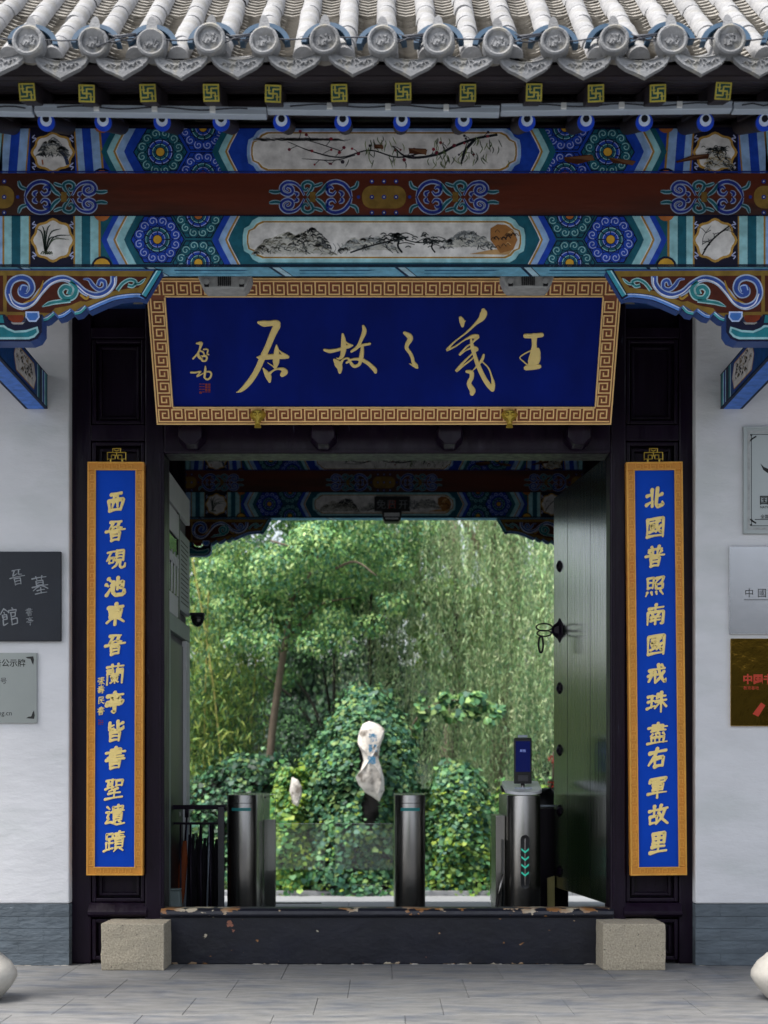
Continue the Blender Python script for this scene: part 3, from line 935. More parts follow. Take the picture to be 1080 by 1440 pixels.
def ruyi(A, sx, ox):
    """cloud scrolls; sx = +1 tails towards -x. coordinates from the crossing block at (0, 0)"""
    def T(p): return [(ox + sx * a, 276.5 + b) for a, b in p]
    for sy in (1, -1):
        def U(p): return T([(a / 4.32, sy * b / 4.32) for a, b in p])
        LT, BL, TL, PT = '9aa8c8', '27388c', '1c5a68', '86a6b4'
        for pts, w_, c, o in (
            ([(-190, -35), (-227, -30), (-265, -36)], 3.2, TL, PT),
            ([(-145, -35), (-165, -48), (-155, -66), (-128, -58), (-122, -30), (-150, -14), (-185, -30), (-190, -62), (-160, -88), (-110, -84), (-75, -56), (-50, -10)], 3.6, BL, LT),
            ([(-112, -28), (-92, -20), (-102, -6)], 3.0, BL, LT),
            ([(-28, -58), (-40, -42), (-58, -52), (-58, -78), (-30, -92), (0, -78), (-4, -52), (-20, -30), (-36, -6)], 3.2, TL, PT),
            ([(5, -66), (35, -74), (62, -86)], 2.6, TL, PT),
            ([(20, -8), (60, -40), (88, -84)], 3.6, TL, PT),
            ([(125, -48), (112, -62), (92, -50), (96, -24), (122, -16), (142, -36)], 3.4, BL, LT),
            ([(86, -38), (92, -78), (140, -94), (190, -78), (222, -40), (236, -2)], 4.2, BL, LT),
            ([(160, -36), (182, -22), (172, -4)], 3.4, BL, LT),
            ([(222, -46), (262, -62), (276, -98)], 3.0, TL, PT),
        ):
            A.rib(U(pts), w_ + 2.8, o, 2, taper=(.5, .5))
            A.rib(U(pts), w_ - .1, c, 4, taper=(.4, .4))
    A.fill(T([(-4, -7), (4, -7), (4, 7), (-4, 7)]), '7a6030', 6)
def red_art(yb, yshift=0):
    A = Art(beamfm(yb), rect=(-330, 1411, 244, 302))
    for ox, sx in ((440, 1), (641, -1), (90, -1), (991, 1), (-110, 1), (1191, -1)):
        ruyi(A, sx, ox)
    for cx in (540.5, -11, 1092):
        pts = [(cx + (31 - 14) * s1 + 14 * math.cos(t), 276.5 + (16 - 14) * s2 + 14 * math.sin(t)) for s1, s2, t0 in ((1, 1, 0), (-1, 1, PI / 2), (-1, -1, PI), (1, -1, 3 * PI / 2)) for t in np.linspace(t0, t0 + PI / 2, 6)]
        A.fill(pts, '806632', 3)
        for dx in (-17, 0, 17):
            for dy in (-22, 0, 22):
                A.disc(cx + dx, 276.5 + dy, 3.2, '2b3a86', 5, 10)
                A.disc(cx + dx, 276.5 + dy, 1.2, 'c6c8d2', 6, 8)
        for dx in (-36, 36): A.disc(cx + dx, 276.5, 2.5, '2b3a86', 5, 10)
    return A

XW = (1411 - -330) / 2 / FPX * 6.1
def zpx(v): return EYE + (1090 - v) / FPX * 6.1
def architrave(yb, seed):
    lo = MB().box(-XW, XW, yb, yb + .12, zpx(375), zpx(303.5)).build('painted_beam', M['darkwood'], gate)
    up = MB().box(-XW, XW, yb, yb + .12, zpx(243), zpx(176)).build('painted_beam', M['darkwood'], gate)
    rd = MB().box(-XW, XW, yb + .006, yb + .11, zpx(303.5), zpx(243)).build('red_board', M['red'], gate)
    beam_art(yb, lo, True, seed).build('painted_pattern', M['paint'], lo)
    beam_art(yb, up, False, seed + 9).build('painted_pattern', M['paint'], up)
    red_art(yb + .006).build('painted_scrolls', M['paint'], rd)
    # painted underside of the lower beam: pale blue twisted ribbon
    zb = zpx(375)
    U = Art(lambda u, v, h: (u, yb + v, zb - h), rect=(-XW, XW, .0, .12))
    U.rectf(-XW, XW, 0, .12, '14304a', 0)
    U.rectf(-XW, XW, .006, .114, '77b6d2', 1)
    x = -XW
    while x < XW:
        U.fill([(x, .006), (x + .05, .006), (x + .10, .114), (x + .05, .114)], '16304e', 2)
        U.fill([(x + .015, .006), (x + .045, .006), (x + .095, .114), (x + .065, .114)], 'b4d8e8', 3)
        U.fill([(x + .13, .035), (x + .46, .035), (x + .43, .05), (x + .13, .05)], '2a5f86', 2)
        U.fill([(x + .13, .075), (x + .44, .075), (x + .40, .086), (x + .13, .086)], '4a8fb4', 2)
        x += .54
    U.build('painted_underside', M['paint'], lo)
    return lo, up, rd
architrave(CAMY + 6.1, 11)
lo2 = architrave(CAMY + 12.05, 47)

# --- carved corner brackets
def bracket(yb, mirror):
    base = beamfm(yb)
    def fm(u, v, h): return base(1081 - u if mirror else u, v, h)
    def pr(dy): return lambda p: (fm(p[0], p[1], 0)[0], yb + dy, fm(p[0], p[1], 0)[2])
    out = [(-40, 376.2), (226, 376.2), (202, 417), (193, 414.5), (178, 415), (165, 417), (146, 424), (124, 434), (119, 430.5), (112, 438), (104, 440), (99, 435), (88, 443), (80, 445), (75, 439), (66, 447), (60, 449), (54, 443), (-40, 443)]
    b = MB().prism(out, pr(0), pr(.075)).build('corner_bracket', M['paint2'], gate)
    A = Art(fm)
    A.fill([(-39, 377.5), (223, 378.5), (200.5, 414), (190, 411), (165, 413.5), (145, 420), (123, 430), (118, 426.5), (104, 436), (98, 431), (80, 441), (74, 435), (60, 444), (-39, 442)], '80662c', 0)
    A.fill([(8, 385), (207, 386.5), (194, 402), (176, 404), (158, 407), (140, 414), (120, 422), (112, 421), (98, 427), (76, 431), (70, 438), (8, 436)], '4c2013', 1)
    A.fill([(-39, 385), (3, 385), (3, 436), (-39, 436)], '4c2013', 1)
    WT = 'a6b6d0'
    main = [(37, 406), (33, 401), (27, 404), (28, 411), (37, 413), (44, 404), (40, 392), (28, 388), (15, 394), (10, 409), (16, 423), (30, 429), (44, 423), (56, 408), (70, 394), (88, 389), (104, 396), (118, 408), (134, 413), (149, 408), (158, 397), (159, 386)]
    A.rib(main, 9.5, WT, 2, taper=(.4, 1)); A.rib(main, 5.6, '33509e', 4, taper=(.4, 1))
    A.rib([(a + 1.5, b_ + 2) for a, b_ in main[9:]], 1.6, 'dfe2ec', 5)
    A.disc(32, 404, 7, '33509e', 6); A.rib([(36, 408), (38, 401), (30, 399), (27, 406)], 1.8, '9db4dc', 7)
    t1 = [(96, 412), (98, 404), (90, 401), (84, 408), (90, 417), (102, 415), (106, 403), (98, 393)]
    A.rib(t1, 8.5, 'a9cdd0', 3); A.rib(t1, 5.2, '2f7f84', 5)
    t2 = [(98, 420), (82, 422), (70, 424), (58, 429)]
    A.rib(t2, 6.5, 'a9cdd0', 3, taper=(1, .2)); A.rib(t2, 3.6, '2f7f84', 5, taper=(1, .2))
    b1 = [(137, 399), (140, 392), (146, 394), (146, 402), (138, 405), (130, 399), (124, 391), (116, 390)]
    A.rib(b1, 6.5, WT, 3, taper=(1, .3)); A.rib(b1, 3.8, '33509e', 5, taper=(1, .3))
    t3 = [(164, 406), (172, 396), (182, 391), (190, 394), (186, 400), (179, 399)]
    A.rib(t3, 5.5, 'a9cdd0', 3); A.rib(t3, 3, '2f7f84', 5)
    A.rib([(188, 397), (196, 396), (204, 389)], 4.2, 'a9cdd0', 3, taper=(1, .2)); A.rib([(188, 397), (196, 396), (203, 390)], 2.2, '2f7f84', 5, taper=(1, .2))
    A.rib([(32, 424), (46, 418), (56, 404), (60, 392)], 3.2, 'a88436', 6, taper=(.3, .3))
    A.rib([(112, 412), (120, 418), (124, 414)], 3.2, 'a88436', 3)
    # blue scalloped lower edge
    edges = [[(202, 416), (192, 413.2), (165, 416), (145, 423), (124, 432.5)], [(119, 429.5), (112, 436.5), (104, 438.5)], [(98, 434.5), (88, 441.5), (81, 443.5)], [(74.5, 438.5), (66, 445.5), (60, 447.5)]]
    for i, e in enumerate(edges):
        A.rib(e, 7.5 if i == 0 else 6, P_INK, 2); A.rib(e, 5.5 if i == 0 else 4.4, '5b86cc' if i % 2 == 0 else '4aa0a8', 7)
        A.rib([(a, b_ - 1.6) for a, b_ in e], 1.1, 'c3d2ea', 8)
    A.fill([(217, 376.5), (229, 377), (205, 419), (196, 414)], P_INK, 9)
    A.fill([(219, 378), (227, 378.5), (204.5, 415.5), (198.5, 412)], '3c93a6', 10)
    A.line([(220.5, 378.5), (199.5, 412)], 1.3, 'b8dbe2', 11)
    A.build('painted_carving', M['paint'], b)
    # corbel arm under it
    cor = [(-50, 443), (8, 443), (12, 452), (20, 457), (33, 457), (38, 452), (36, 443), (60, 443), (60, 456), (60, 468), (54, 477), (44, 481), (-50, 481)]
    c_ = MB().prism(cor, pr(-.03), pr(.06)).build('corbel_arm', M['paint2'], gate)
    A = Art(lambda u, v, h: fm(u, v, h + .03))
    A.fill(cor, P_INK, 0)
    A.fill([(-48, 458), (7, 458), (12, 462), (22, 466), (38, 465), (54, 460), (56, 468), (50, 475), (42, 478), (-48, 478)], '8fb9c0', 1)
    A.fill([(-48, 461), (6, 461), (12, 465), (22, 469), (38, 468), (52, 463), (53, 468), (48, 472.5), (41, 475), (-48, 475)], '1f707c', 2)
    A.fill([(-48, 444), (5, 444), (7, 455), (-48, 455)], '1f707c', 1)
    A.fill([(37, 439), (56, 439), (57, 447), (52, 453.5), (42, 453.5), (37, 447)], 'aebfe2', 3)
    A.fill([(39, 441), (54, 441), (55, 446.5), (51, 451.5), (43, 451.5), (39, 446.5)], '3f6db4', 4)
    A.fill([(11, 444), (34, 444), (35, 450), (31, 454.5), (20, 454.5), (13, 450)], '6e2c14', 3)
    A.build('painted_carving', M['paint'], c_)
M['paint2'] = mat('blue_painted_edge', lin('274a8a'), .5, var=.15)
for yb in (CAMY + 6.1 + .022, CAMY + 12.05 + .022):
    for mi in (False, True): bracket(yb, mi)

# --- tie beams from the columns to the wall
for sx in (-1, 1):
    xi, xo = 1.733, 1.845
    zb, zt = Z(575, 7.32), Z(527, 7.32)
    a, b = sorted((sx * xi, sx * xo))
    t_ = MB().box(a, b, -1.10, -.079, zb, zt).build('tie_beam', M['paint2'], gate)
    U = Art(lambda u, v, h: (sx * (xi - h), -.079 - u, zb + v))
    H = zt - zb
    U.rectf(0, 1.0, 0, H, '1d4a86', 0)
    for u0, u1, c in ((0, .02, '10213a'), (.02, .05, '3a8c98'), (.05, .07, 'a9cfe0'), (.07, .10, '1d3f9a'), (.10, .115, 'a9cfe0'), (.17, .20, '1f707c'), (.20, .215, 'a9cfe0')):
        U.rectf(u0, u1, .004, H - .004, c, 1)
    U.rectf(.115, .17, .004, H - .004, '27304e', 1)
    def hexr(e): return [(.25 - e, H / 2), (.29 - e, H - .028 + e), (.62 + e, H - .028 + e), (.66 + e, H / 2), (.62 + e, .028 - e), (.29 - e, .028 - e)]
    U.fill(hexr(.014), '1d3f9a', 2); U.fill(hexr(.006), 'b08a44', 3); U.fill(hexr(0), P_WHITE, 4)
    rr_ = random.Random(5)
    for _ in range(40):
        x, y = rr_.uniform(.30, .6), rr_.uniform(.04, H - .04)
        U.rib([(x, y), (x + .015, y + .012), (x + .03, y)], rr_.uniform(.003, .012), rr_.choice(['2a2a2a', '55585a', '8a7a58']), 5, seg=2)
    U.rectf(0, 1.0, 0, .006, '0e1a30', 6); U.rectf(0, 1.0, H - .006, H, '0e1a30', 6)
    U.build('painted_pattern', M['paint'], t_)
    V = Art(lambda u, v, h: (sx * (xi + v), -.079 - u, zb - h))
    V.rectf(0, 1.0, 0, xo - xi, '101c38', 0); V.rectf(0, 1.0, .014, xo - xi - .014, '4f7fd6', 1)
    V.build('painted_underside', M['paint'], t_)
# painted head beam above the door, mostly hidden by the plaque
hb = MB().box(-1.6, 1.6, -.03, .05, 3.42, 3.62).build('head_beam', M['paint2'], gate)
A = Art(lambda u, v, h: (u, -.03 - h, v), rect=(-1.6, 1.6, 3.42, 3.62), mirror=0)
for i in range(16):
    x = -1.6 + i * .1
    A.fill([(x, 3.42), (x + .05, 3.42), (x + .09, 3.52), (x + .05, 3.62), (x, 3.62), (x + .04, 3.52)], ['2b4f9a', '7f93c6', '1f6470', '8c8c88'][i % 4], 1)
A.build('painted_pattern', M['paint'], hb)
# ================================================================ eaves
def wave(px): return 3.0 * math.sin(px * .011) + 1.5 * math.sin(px * .037 + 1)      # slight unevenness of old work
def raf_z(y): return Z(172, 5.7) + (y - (CAMY + 5.7)) * .41
yr = CAMY + 5.7
xs_round = [65, 145, 228, 311, 396, 482, 565, 652, 741, 824, 906, 992, 1075]
xs_round = [-185, -101, -18] + xs_round + [1159, 1243]
for px in xs_round:
    x = X(px, 5.7)
    rf = MB().tube([(x, yr, raf_z(yr)), (x, .1, raf_z(.1))], .033, 12).build('round_rafter', M['darkwood'], gate, smooth=True, angle=40)
    nrm = Vector((0, -1, -.41)).normalized()
    upv = Vector((0, -.41, 1)).normalized()
    c0 = Vector((x, yr, raf_z(yr)))
    MB().tube([c0 + nrm * -.012, c0 + nrm * .0015], .0345, 20).build('rafter_collar', M['rafblue'], rf, smooth=True, angle=40)
    A = Art(lambda u, v, h: tuple(c0 + nrm * (.0016 + h) + Vector((1, 0, 0)) * u + upv * v))
    A.disc(0, 0, .033, '1846c8', 0, 22)
    A.disc(0, .008, .0235, 'c4d4ee', 1, 20)
    A.disc(0, .0135, .0135, '14161f', 2, 18)
    A.build('painted_end', M['paint'], rf)
# sheathing boards over the rafters, across the eaves
for k in range(9):
    y0 = yr - .02 + k * .17
    MB().bar((-3.4, y0 + .084, raf_z(y0 + .084) + .046), (3.4, y0 + .084, raf_z(y0 + .084) + .046), .166, .016, up=(0, -.38, .92)).build('sheathing_board', M['darkwood'], gate)
MB().box(-3.4, 3.4, yr - .045, yr - .02, raf_z(yr) + .030, raf_z(yr) + .066).build('eave_board', M['darkwood'], gate)
# purlin between beam and rafters
MB().tube([(-3.4, -1.24, 3.80 - .03), (3.4, -1.24, 3.80 - .03)], .035, 10).build('purlin', M['darkwood'], gate, smooth=True)
# flying rafters
yf = CAMY + 5.37
def fly_z(y): return Z(130, 5.37) + (y - yf) * .33
xs_fly = [-140, -51, 38, 122, 208, 297, 384, 477, 567, 658, 751, 838, 925, 1017, 1104, 1190]
for i, px in enumerate(xs_fly):
    x = X(px, 5.37)
    dz = rnd.uniform(-.005, .006)
    tw = rnd.uniform(-.05, .05)
    fr = MB().bar((x, yf, fly_z(yf) + dz), (x, yf + .6, fly_z(yf + .6) + .002), .062, .066).build('flying_rafter', M['darkwood'], gate, bevel=.003)
    nrm = Vector((0, -1, -.33)).normalized()
    upv = Vector((0, -.33, 1)).normalized()
    c0 = Vector((x, yf, fly_z(yf) + dz))
    ct, st = math.cos(tw), math.sin(tw)
    A = Art(lambda u, v, h: tuple(c0 + nrm * (.0004 + h) + Vector((1, 0, 0)) * (u * ct - v * st) + upv * (u * st + v * ct)))
    a = .0305
    A.rectf(-a, a, -a, a, 'b0a548', 0)
    A.rectf(-a * .80, a * .80, -a * .80, a * .80, '1f4a48', 1)
    g_ = 'b9ae52'
    wd = a * .20
    A.rectf(-wd / 2, wd / 2, -a * .55, a * .55, g_, 2)
    A.rectf(-a * .55, a * .55, -wd / 2, wd / 2, g_, 3)
    A.rectf(0, a * .82, a * .42, a * .60, g_, 4); A.rectf(-a * .82, 0, -a * .60, -a * .42, g_, 4)
    A.rectf(-a * .8, -a * .3, a * .3, a * .42, g_, 6); A.rectf(a * .3, a * .8, -a * .42, -a * .3, g_, 6)
    A.rectf(a * .42, a * .60, -a * .8, 0, g_, 5); A.rectf(-a * .60, -a * .42, 0, a * .8, g_, 5)
    A.build('painted_fret', M['paint'], fr)
for k in range(4):
    y0 = yf - .03 + k * .15
    MB().bar((-3.4, y0 + .074, fly_z(y0 + .074) + .046), (3.4, y0 + .074, fly_z(y0 + .074) + .046), .146, .014, up=(0, -.33, .95)).build('sheathing_board', M['darkwood'], gate)
MB().box(-3.4, 3.4, yf - .062, yf - .032, fly_z(yf) + .03, fly_z(yf) + .075).build('eave_board', M['darkwood'], gate)

# ================================================================ tiled roof
roof = bpy.data.objects.new('roof', None)
C.objects.link(roof)
roof.parent = gate
YE = CAMY + 5.25
ZE = Z(60, 5.2) - .035
SL = math.tan(R(40))
def rz(y): return ZE + (y - YE) * SL
RY = 1.7
rb = MB()
rb.prism([(YE + .02, ZE - .012), (RY, rz(RY) - .028), (2 * RY - YE, ZE - .12), (2 * RY - YE, ZE - .16), (RY, rz(RY) - .2), (-1.0, rz(-1.0) - .12), (YE + .03, ZE - .045)],
         lambda p: (-3.4, p[0], p[1]), lambda p: (3.4, p[0], p[1]))
rb.build('roof_deck', M['darkwood'], roof)
tdir = Vector((0, math.cos(R(40)), math.sin(R(40))))
tup = Vector((0, -math.sin(R(40)), math.cos(R(40))))
SP = .1545
def tube_tile_mesh(L=.19, r=.0385):
    mb = MB(); n = 9
    vs = []
    for k, s_ in ((0, 1.0), (1, .965)):
        for j in range(n):
            t = PI * j / (n - 1)
            vs.append((r * s_ * math.cos(t), k * L, r * s_ * math.sin(t) * 1.02))
    # mortar lip at the lower end
    for j in range(n):
        t = PI * j / (n - 1)
        vs.append((r * 1.025 * math.cos(t), .014, r * 1.035 * math.sin(t)))
    for j in range(n):
        t = PI * j / (n - 1)
        vs.append((r * .8 * math.cos(t), -.002, r * .8 * math.sin(t)))
    fs = [(2 * n + j, 2 * n + j + 1, n + j + 1, n + j) for j in range(n - 1)]
    fs += [(j, j + 1, 2 * n + j + 1, 2 * n + j) for j in range(n - 1)] + [(3 * n + j, 3 * n + j + 1, j + 1, j) for j in range(n - 1)]
    fs += [tuple(range(3 * n, 4 * n))]
    return mb.add(vs, fs)
def mesh_of(mb, m, smooth=True):
    o = mb.build('tmp_piece', m, None, smooth=smooth, angle=50)
    me = o.data
    bpy.data.objects.remove(o)
    return me
TT = mesh_of(tube_tile_mesh(), M['tile'])
def pan_mesh():
    mb = MB(); n = 7; w_ = .064; L = .075
    vs = []
    for (y, th) in ((0, .006), (L, -.012)):
        for j in range(n):
            t = j / (n - 1) * 2 - 1
            vs.append((t * w_, y, -.030 * (1 - t * t) + th))
    for j in range(n):
        t = j / (n - 1) * 2 - 1
        vs.append((t * w_, 0, -.030 * (1 - t * t) - .011))
    fs = [(j, j + 1, n + j + 1, n + j) for j in range(n - 1)] + [(2 * n + j, 2 * n + j + 1, j + 1, j) for j in range(n - 1)]
    return mb.add(vs, fs)
PT = mesh_of(pan_mesh(), M['pan'])
q40 = (R(40), 0, 0)
far = MB(); farp = MB()
def rows_x():
    k = -20
    while k <= 20:
        yield k, k * SP + .012
        k += 1
def place(me, nm, x, s, lift, rz_=0, sc=1):
    p = Vector((x, YE, ZE)) + tdir * s + tup * lift
    o = link(nm, me, roof, loc=p, rot=(R(40) + rnd.uniform(-.02, .02), rnd.uniform(-.03, .03), rz_))
    o.scale = (sc, 1, sc)
    return o
def arc_far(mb, x, s0, s1, r, lift):
    n = 7
    vs = []
    for s in (s0, s1):
        for j in range(n):
            t = PI * j / (n - 1)
            vs.append(Vector((x + r * math.cos(t), YE, ZE)) + tdir * s + tup * (lift + r * math.sin(t)))
    mb.add(vs, [(j, j + 1, n + j + 1, n + j) for j in range(n - 1)])
SMAX = (RY - YE) / math.cos(R(40))
for k, x in rows_x():
    vis = abs(k) <= 11
    ns = 5 if vis else 0
    for j in range(ns):
        place(TT, 'tube_tile', x + rnd.uniform(-.003, .003), -.005 + j * .168, .002 + rnd.uniform(0, .003), rnd.uniform(-.015, .015), rnd.uniform(.97, 1.05))
    s = ns * .168
    while s < SMAX:
        arc_far(far, x, s, min(s + .168, SMAX), .0385 + .002 * (int(s * 10) % 2), .002)
        s += .168
    xp = x + SP / 2
    if abs(k) <= 10:
        npn = 14
        for j in range(npn):
            place(PT, 'pan_tile', xp + rnd.uniform(-.003, .003), .005 + j * .05, .016 + rnd.uniform(-.002, .003), rnd.uniform(-.03, .03))
    else: npn = 0
    s = npn * .05
    while s < SMAX:
        n = 5
        p = [Vector((xp + t * .062, YE, ZE)) + tdir * s_ + tup * (.016 - .022 * (1 - t * t) - e) for s_, e in ((s, .0), (s + .056, .008)) for t in (-1, -.5, 0, .5, 1)]
        q = [Vector((xp + t * .062, YE, ZE)) + tdir * s + tup * (.016 - .022 * (1 - t * t) - .012) for t in (-1, -.5, 0, .5, 1)]
        farp.add(p + q, [(i, i + 1, 6 + i, 5 + i) for i in range(4)] + [(10 + i, 11 + i, i + 1, i) for i in range(4)])
        s += .05
tag(far.build('upper_tube_tiles', M['tile'], roof, smooth=True, angle=50, recalc=False), kind='stuff')
tag(farp.build('upper_pan_tiles', M['pan'], roof, recalc=False), kind='stuff')
# ridge
MB().box(-3.4, 3.4, RY - .12, RY + .12, rz(RY) - .12, rz(RY) + .25).build('ridge', M['tile'], roof, bevel=.02)
bs = MB().prism([(RY, rz(RY) - .02), (2 * RY - YE, ZE), (2 * RY - YE, ZE - .1), (RY, rz(RY) - .1)], lambda p: (-3.4, p[0], p[1]), lambda p: (3.4, p[0], p[1]))
bs.build('rear_roof_slope', M['tile'], roof)
# round end tiles
xs_disc = [-44, 41, 131, 213, 296, 372, 457, 538, 617, 700, 780, 863, 945, 1026, 1110]
YD = CAMY + 5.18
def disc_mesh():
    mb = MB()
    r = .0545
    # face: rim, recess, relief
    mb.lathe([(.0, .012), (.030, .012), (.040, .010), (.0415, .021), (.048, .024), (r, .020), (r, -.03)], n=28, cap=False)
    rr_ = random.Random(4)
    for s_ in range(7):
        a = rr_.uniform(0, 2 * PI)
        pts = [(.024 * math.cos(a + t * .7) * rr_.uniform(.4, 1.2), .022 * math.sin(a + t * .7) * rr_.uniform(.4, 1.2), .014) for t in range(4)]
        mb.tube(pts, .0042, 5)
    for s_ in range(5): mb.tube([(rr_.uniform(-.02, .02), rr_.uniform(-.02, .02), .010), (rr_.uniform(-.02, .02), rr_.uniform(-.02, .02), .017)], .006, 6)
    return mb
DM = mesh_of(disc_mesh(), M['eavetile'])
# knob: a rounded tongue
def knob():
    mb = MB()
    prof = [(-.021, 0), (.021, 0), (.019, .022), (.015, .043), (.008, .056), (0, .061), (-.008, .056), (-.015, .043), (-.019, .022)]
    mb.prism(prof, lambda p: (p[0], -.013, p[1]), lambda p: (p[0] * .8, .014, p[1] * .9))
    return mb
KM = mesh_of(knob(), M['eavetile'], False)
def arcm():
    mb = MB(); n = 15
    vs = []
    for y in (-.012, .03):
        for r_ in (.071, .089):
            for j in range(n):
                t = R(8) + (PI - R(16)) * j / (n - 1)
                vs.append((r_ * 1.05 * math.cos(t), y, r_ * .92 * math.sin(t) - .012))
    f = lambda a, b, j: a * n + j
    fs = []
    for j in range(n - 1):
        fs += [(j, j + 1, n + j + 1, n + j), (2 * n + j, 3 * n + j, 3 * n + j + 1, 2 * n + j + 1), (j, 2 * n + j, 2 * n + j + 1, j + 1), (n + j, n + j + 1, 3 * n + j + 1, 3 * n + j)]
    fs += [(0, n, 3 * n, 2 * n), (n - 1, 3 * n - 1, 4 * n - 1, 2 * n - 1)]
    return mb.add(vs, fs)
AM = mesh_of(arcm(), M['bluearc'])
def drip_mesh():
    mb = MB()
    w_, h = .102, .088
    top = [(w_ * t, .010 - .030 * (1 - t * t)) for t in np.linspace(-1, 1, 11)]
    side = [(.098, -.012), (.088, -.030), (.066, -.050), (.036, -.066), (.012, -.080), (0, -h), (-.012, -.080), (-.036, -.066), (-.066, -.050), (-.088, -.030), (-.098, -.012)]
    out = top + side
    mb.prism(out, lambda p: (p[0], -.0, p[1]), lambda p: (p[0], .014, p[1]))
    # raised rim
    def rim(k, y): return [(p[0] * k, y, (p[1] + .03) * k - .03) for p in out]
    a, b = rim(.995, -.005), rim(.86, -.005)
    n = len(out)
    mb.add(a + b + rim(.995, .002) + rim(.86, .002), [(i, (i + 1) % n, n + (i + 1) % n, n + i) for i in range(n)] + [(i, 2 * n + i, 2 * n + (i + 1) % n, (i + 1) % n) for i in range(n)] + [(n + i, n + (i + 1) % n, 3 * n + (i + 1) % n, 3 * n + i) for i in range(n)])
    rr_ = random.Random(9)
    for s_ in range(8):
        x = -.06 + .016 * s_
        mb.tube([(x, -.002, -.038 + .012 * math.sin(s_ * 2)), (x + .012, -.003, -.028 + rr_.uniform(-.008, .006)), (x + .022, -.002, -.044 + rr_.uniform(-.006, .01))], .0035, 5)
    # pan behind the face
    v2 = [(t * .092, y, .010 - .030 * (1 - t * t) + z) for y, z in ((.005, 0), (.12, .085)) for t in np.linspace(-1, 1, 9)]
    mb.add(v2, [(i, i + 1, 10 + i, 9 + i) for i in range(8)])
    return mb
DR = mesh_of(drip_mesh(), M['eavetile'])
for i, px in enumerate(xs_disc):
    x = X(px, 5.18)
    z = Z(60 + wave(px) * .6 + rnd.uniform(-1, 1), 5.18)
    d_ = link('end_tile', DM, roof, loc=(x, YD + rnd.uniform(-.012, .012), z))
    d_.rotation_mode = 'XYZ'
    d_.matrix_basis = Matrix.Translation(d_.location) @ Matrix.Rotation(rnd.uniform(-.12, .12), 4, 'Z') @ Matrix.Rotation(PI / 2 - R(4) + rnd.uniform(-.07, .07), 4, 'X') @ Matrix.Rotation(rnd.uniform(-.5, .5), 4, 'Z') @ Matrix.Scale(rnd.uniform(.96, 1.05), 4)
    k_ = link('end_tile_knob', KM, roof, loc=(x + rnd.uniform(-.003, .003), YD + .022, z + .050), rot=(R(-14), rnd.uniform(-.05, .05), 0))
    a_ = link('end_tile_arc', AM, roof, loc=(x + rnd.uniform(-.004, .004), YD + .055, z + .027), rot=(R(-6), rnd.uniform(-.08, .08), rnd.uniform(-.1, .1)))
    t_ = MB().tube([(x, YD + .005, z), (x, YD + .13, z + .075)], [.05, .046], 14).build('end_tube', M['tile'], roof, smooth=True, angle=40)
    if i < len(xs_disc) - 1:
        xm = X((px + xs_disc[i + 1]) / 2, 5.18)
        link('drip_tile', DR, roof, loc=(xm, YD + .004, Z(76 + wave(px) * .6 + rnd.uniform(-1.5, 1.5), 5.18) - .002), rot=(R(-8) + rnd.uniform(-.07, .07), rnd.uniform(-.06, .06), rnd.uniform(-.07, .07)))

# wire strung along the tile ends
pts = []
for i in range(len(xs_disc) - 1):
    a, b = X(xs_disc[i], 5.2), X(xs_disc[i + 1], 5.2)
    for t in (0, .3, .6):
        pts.append((a + (b - a) * t, YD + .02 + rnd.uniform(-.01, .01), Z(53 + 3 * math.sin(PI * t) + rnd.uniform(-1.5, 1.5) + wave(xs_disc[i]) * .5, 5.2)))
cb = MB().tube([tuple(p) for p in catmull(pts, 3)], .0028, 5)
for i in (2, 4, 7, 9, 11):
    a = X(xs_disc[i], 5.2)
    cb.tube([tuple(p) for p in catmull([(a + .06, YD + .0, Z(52, 5.2)), (a + .10, YD - .01, Z(60, 5.2)), (a + .14, YD, Z(62, 5.2)), (a + .17, YD + .005, Z(53, 5.2))], 4)], .0022, 5)
    cb.tube([(a + .07, YD + .01, Z(54, 5.2)), (a + .16, YD + .008, Z(51, 5.2))], .006, 6)
    cb.tube([(a + .02, YD - .01, Z(72, 5.2)), (a + .09, YD - .02, Z(62, 5.2)), (a + .15, YD, Z(54, 5.2))], .0026, 5)
tag(cb.build('wire', M['cable'], None, smooth=True), 'thin dark wire looped along the round roof tile ends', 'cable')

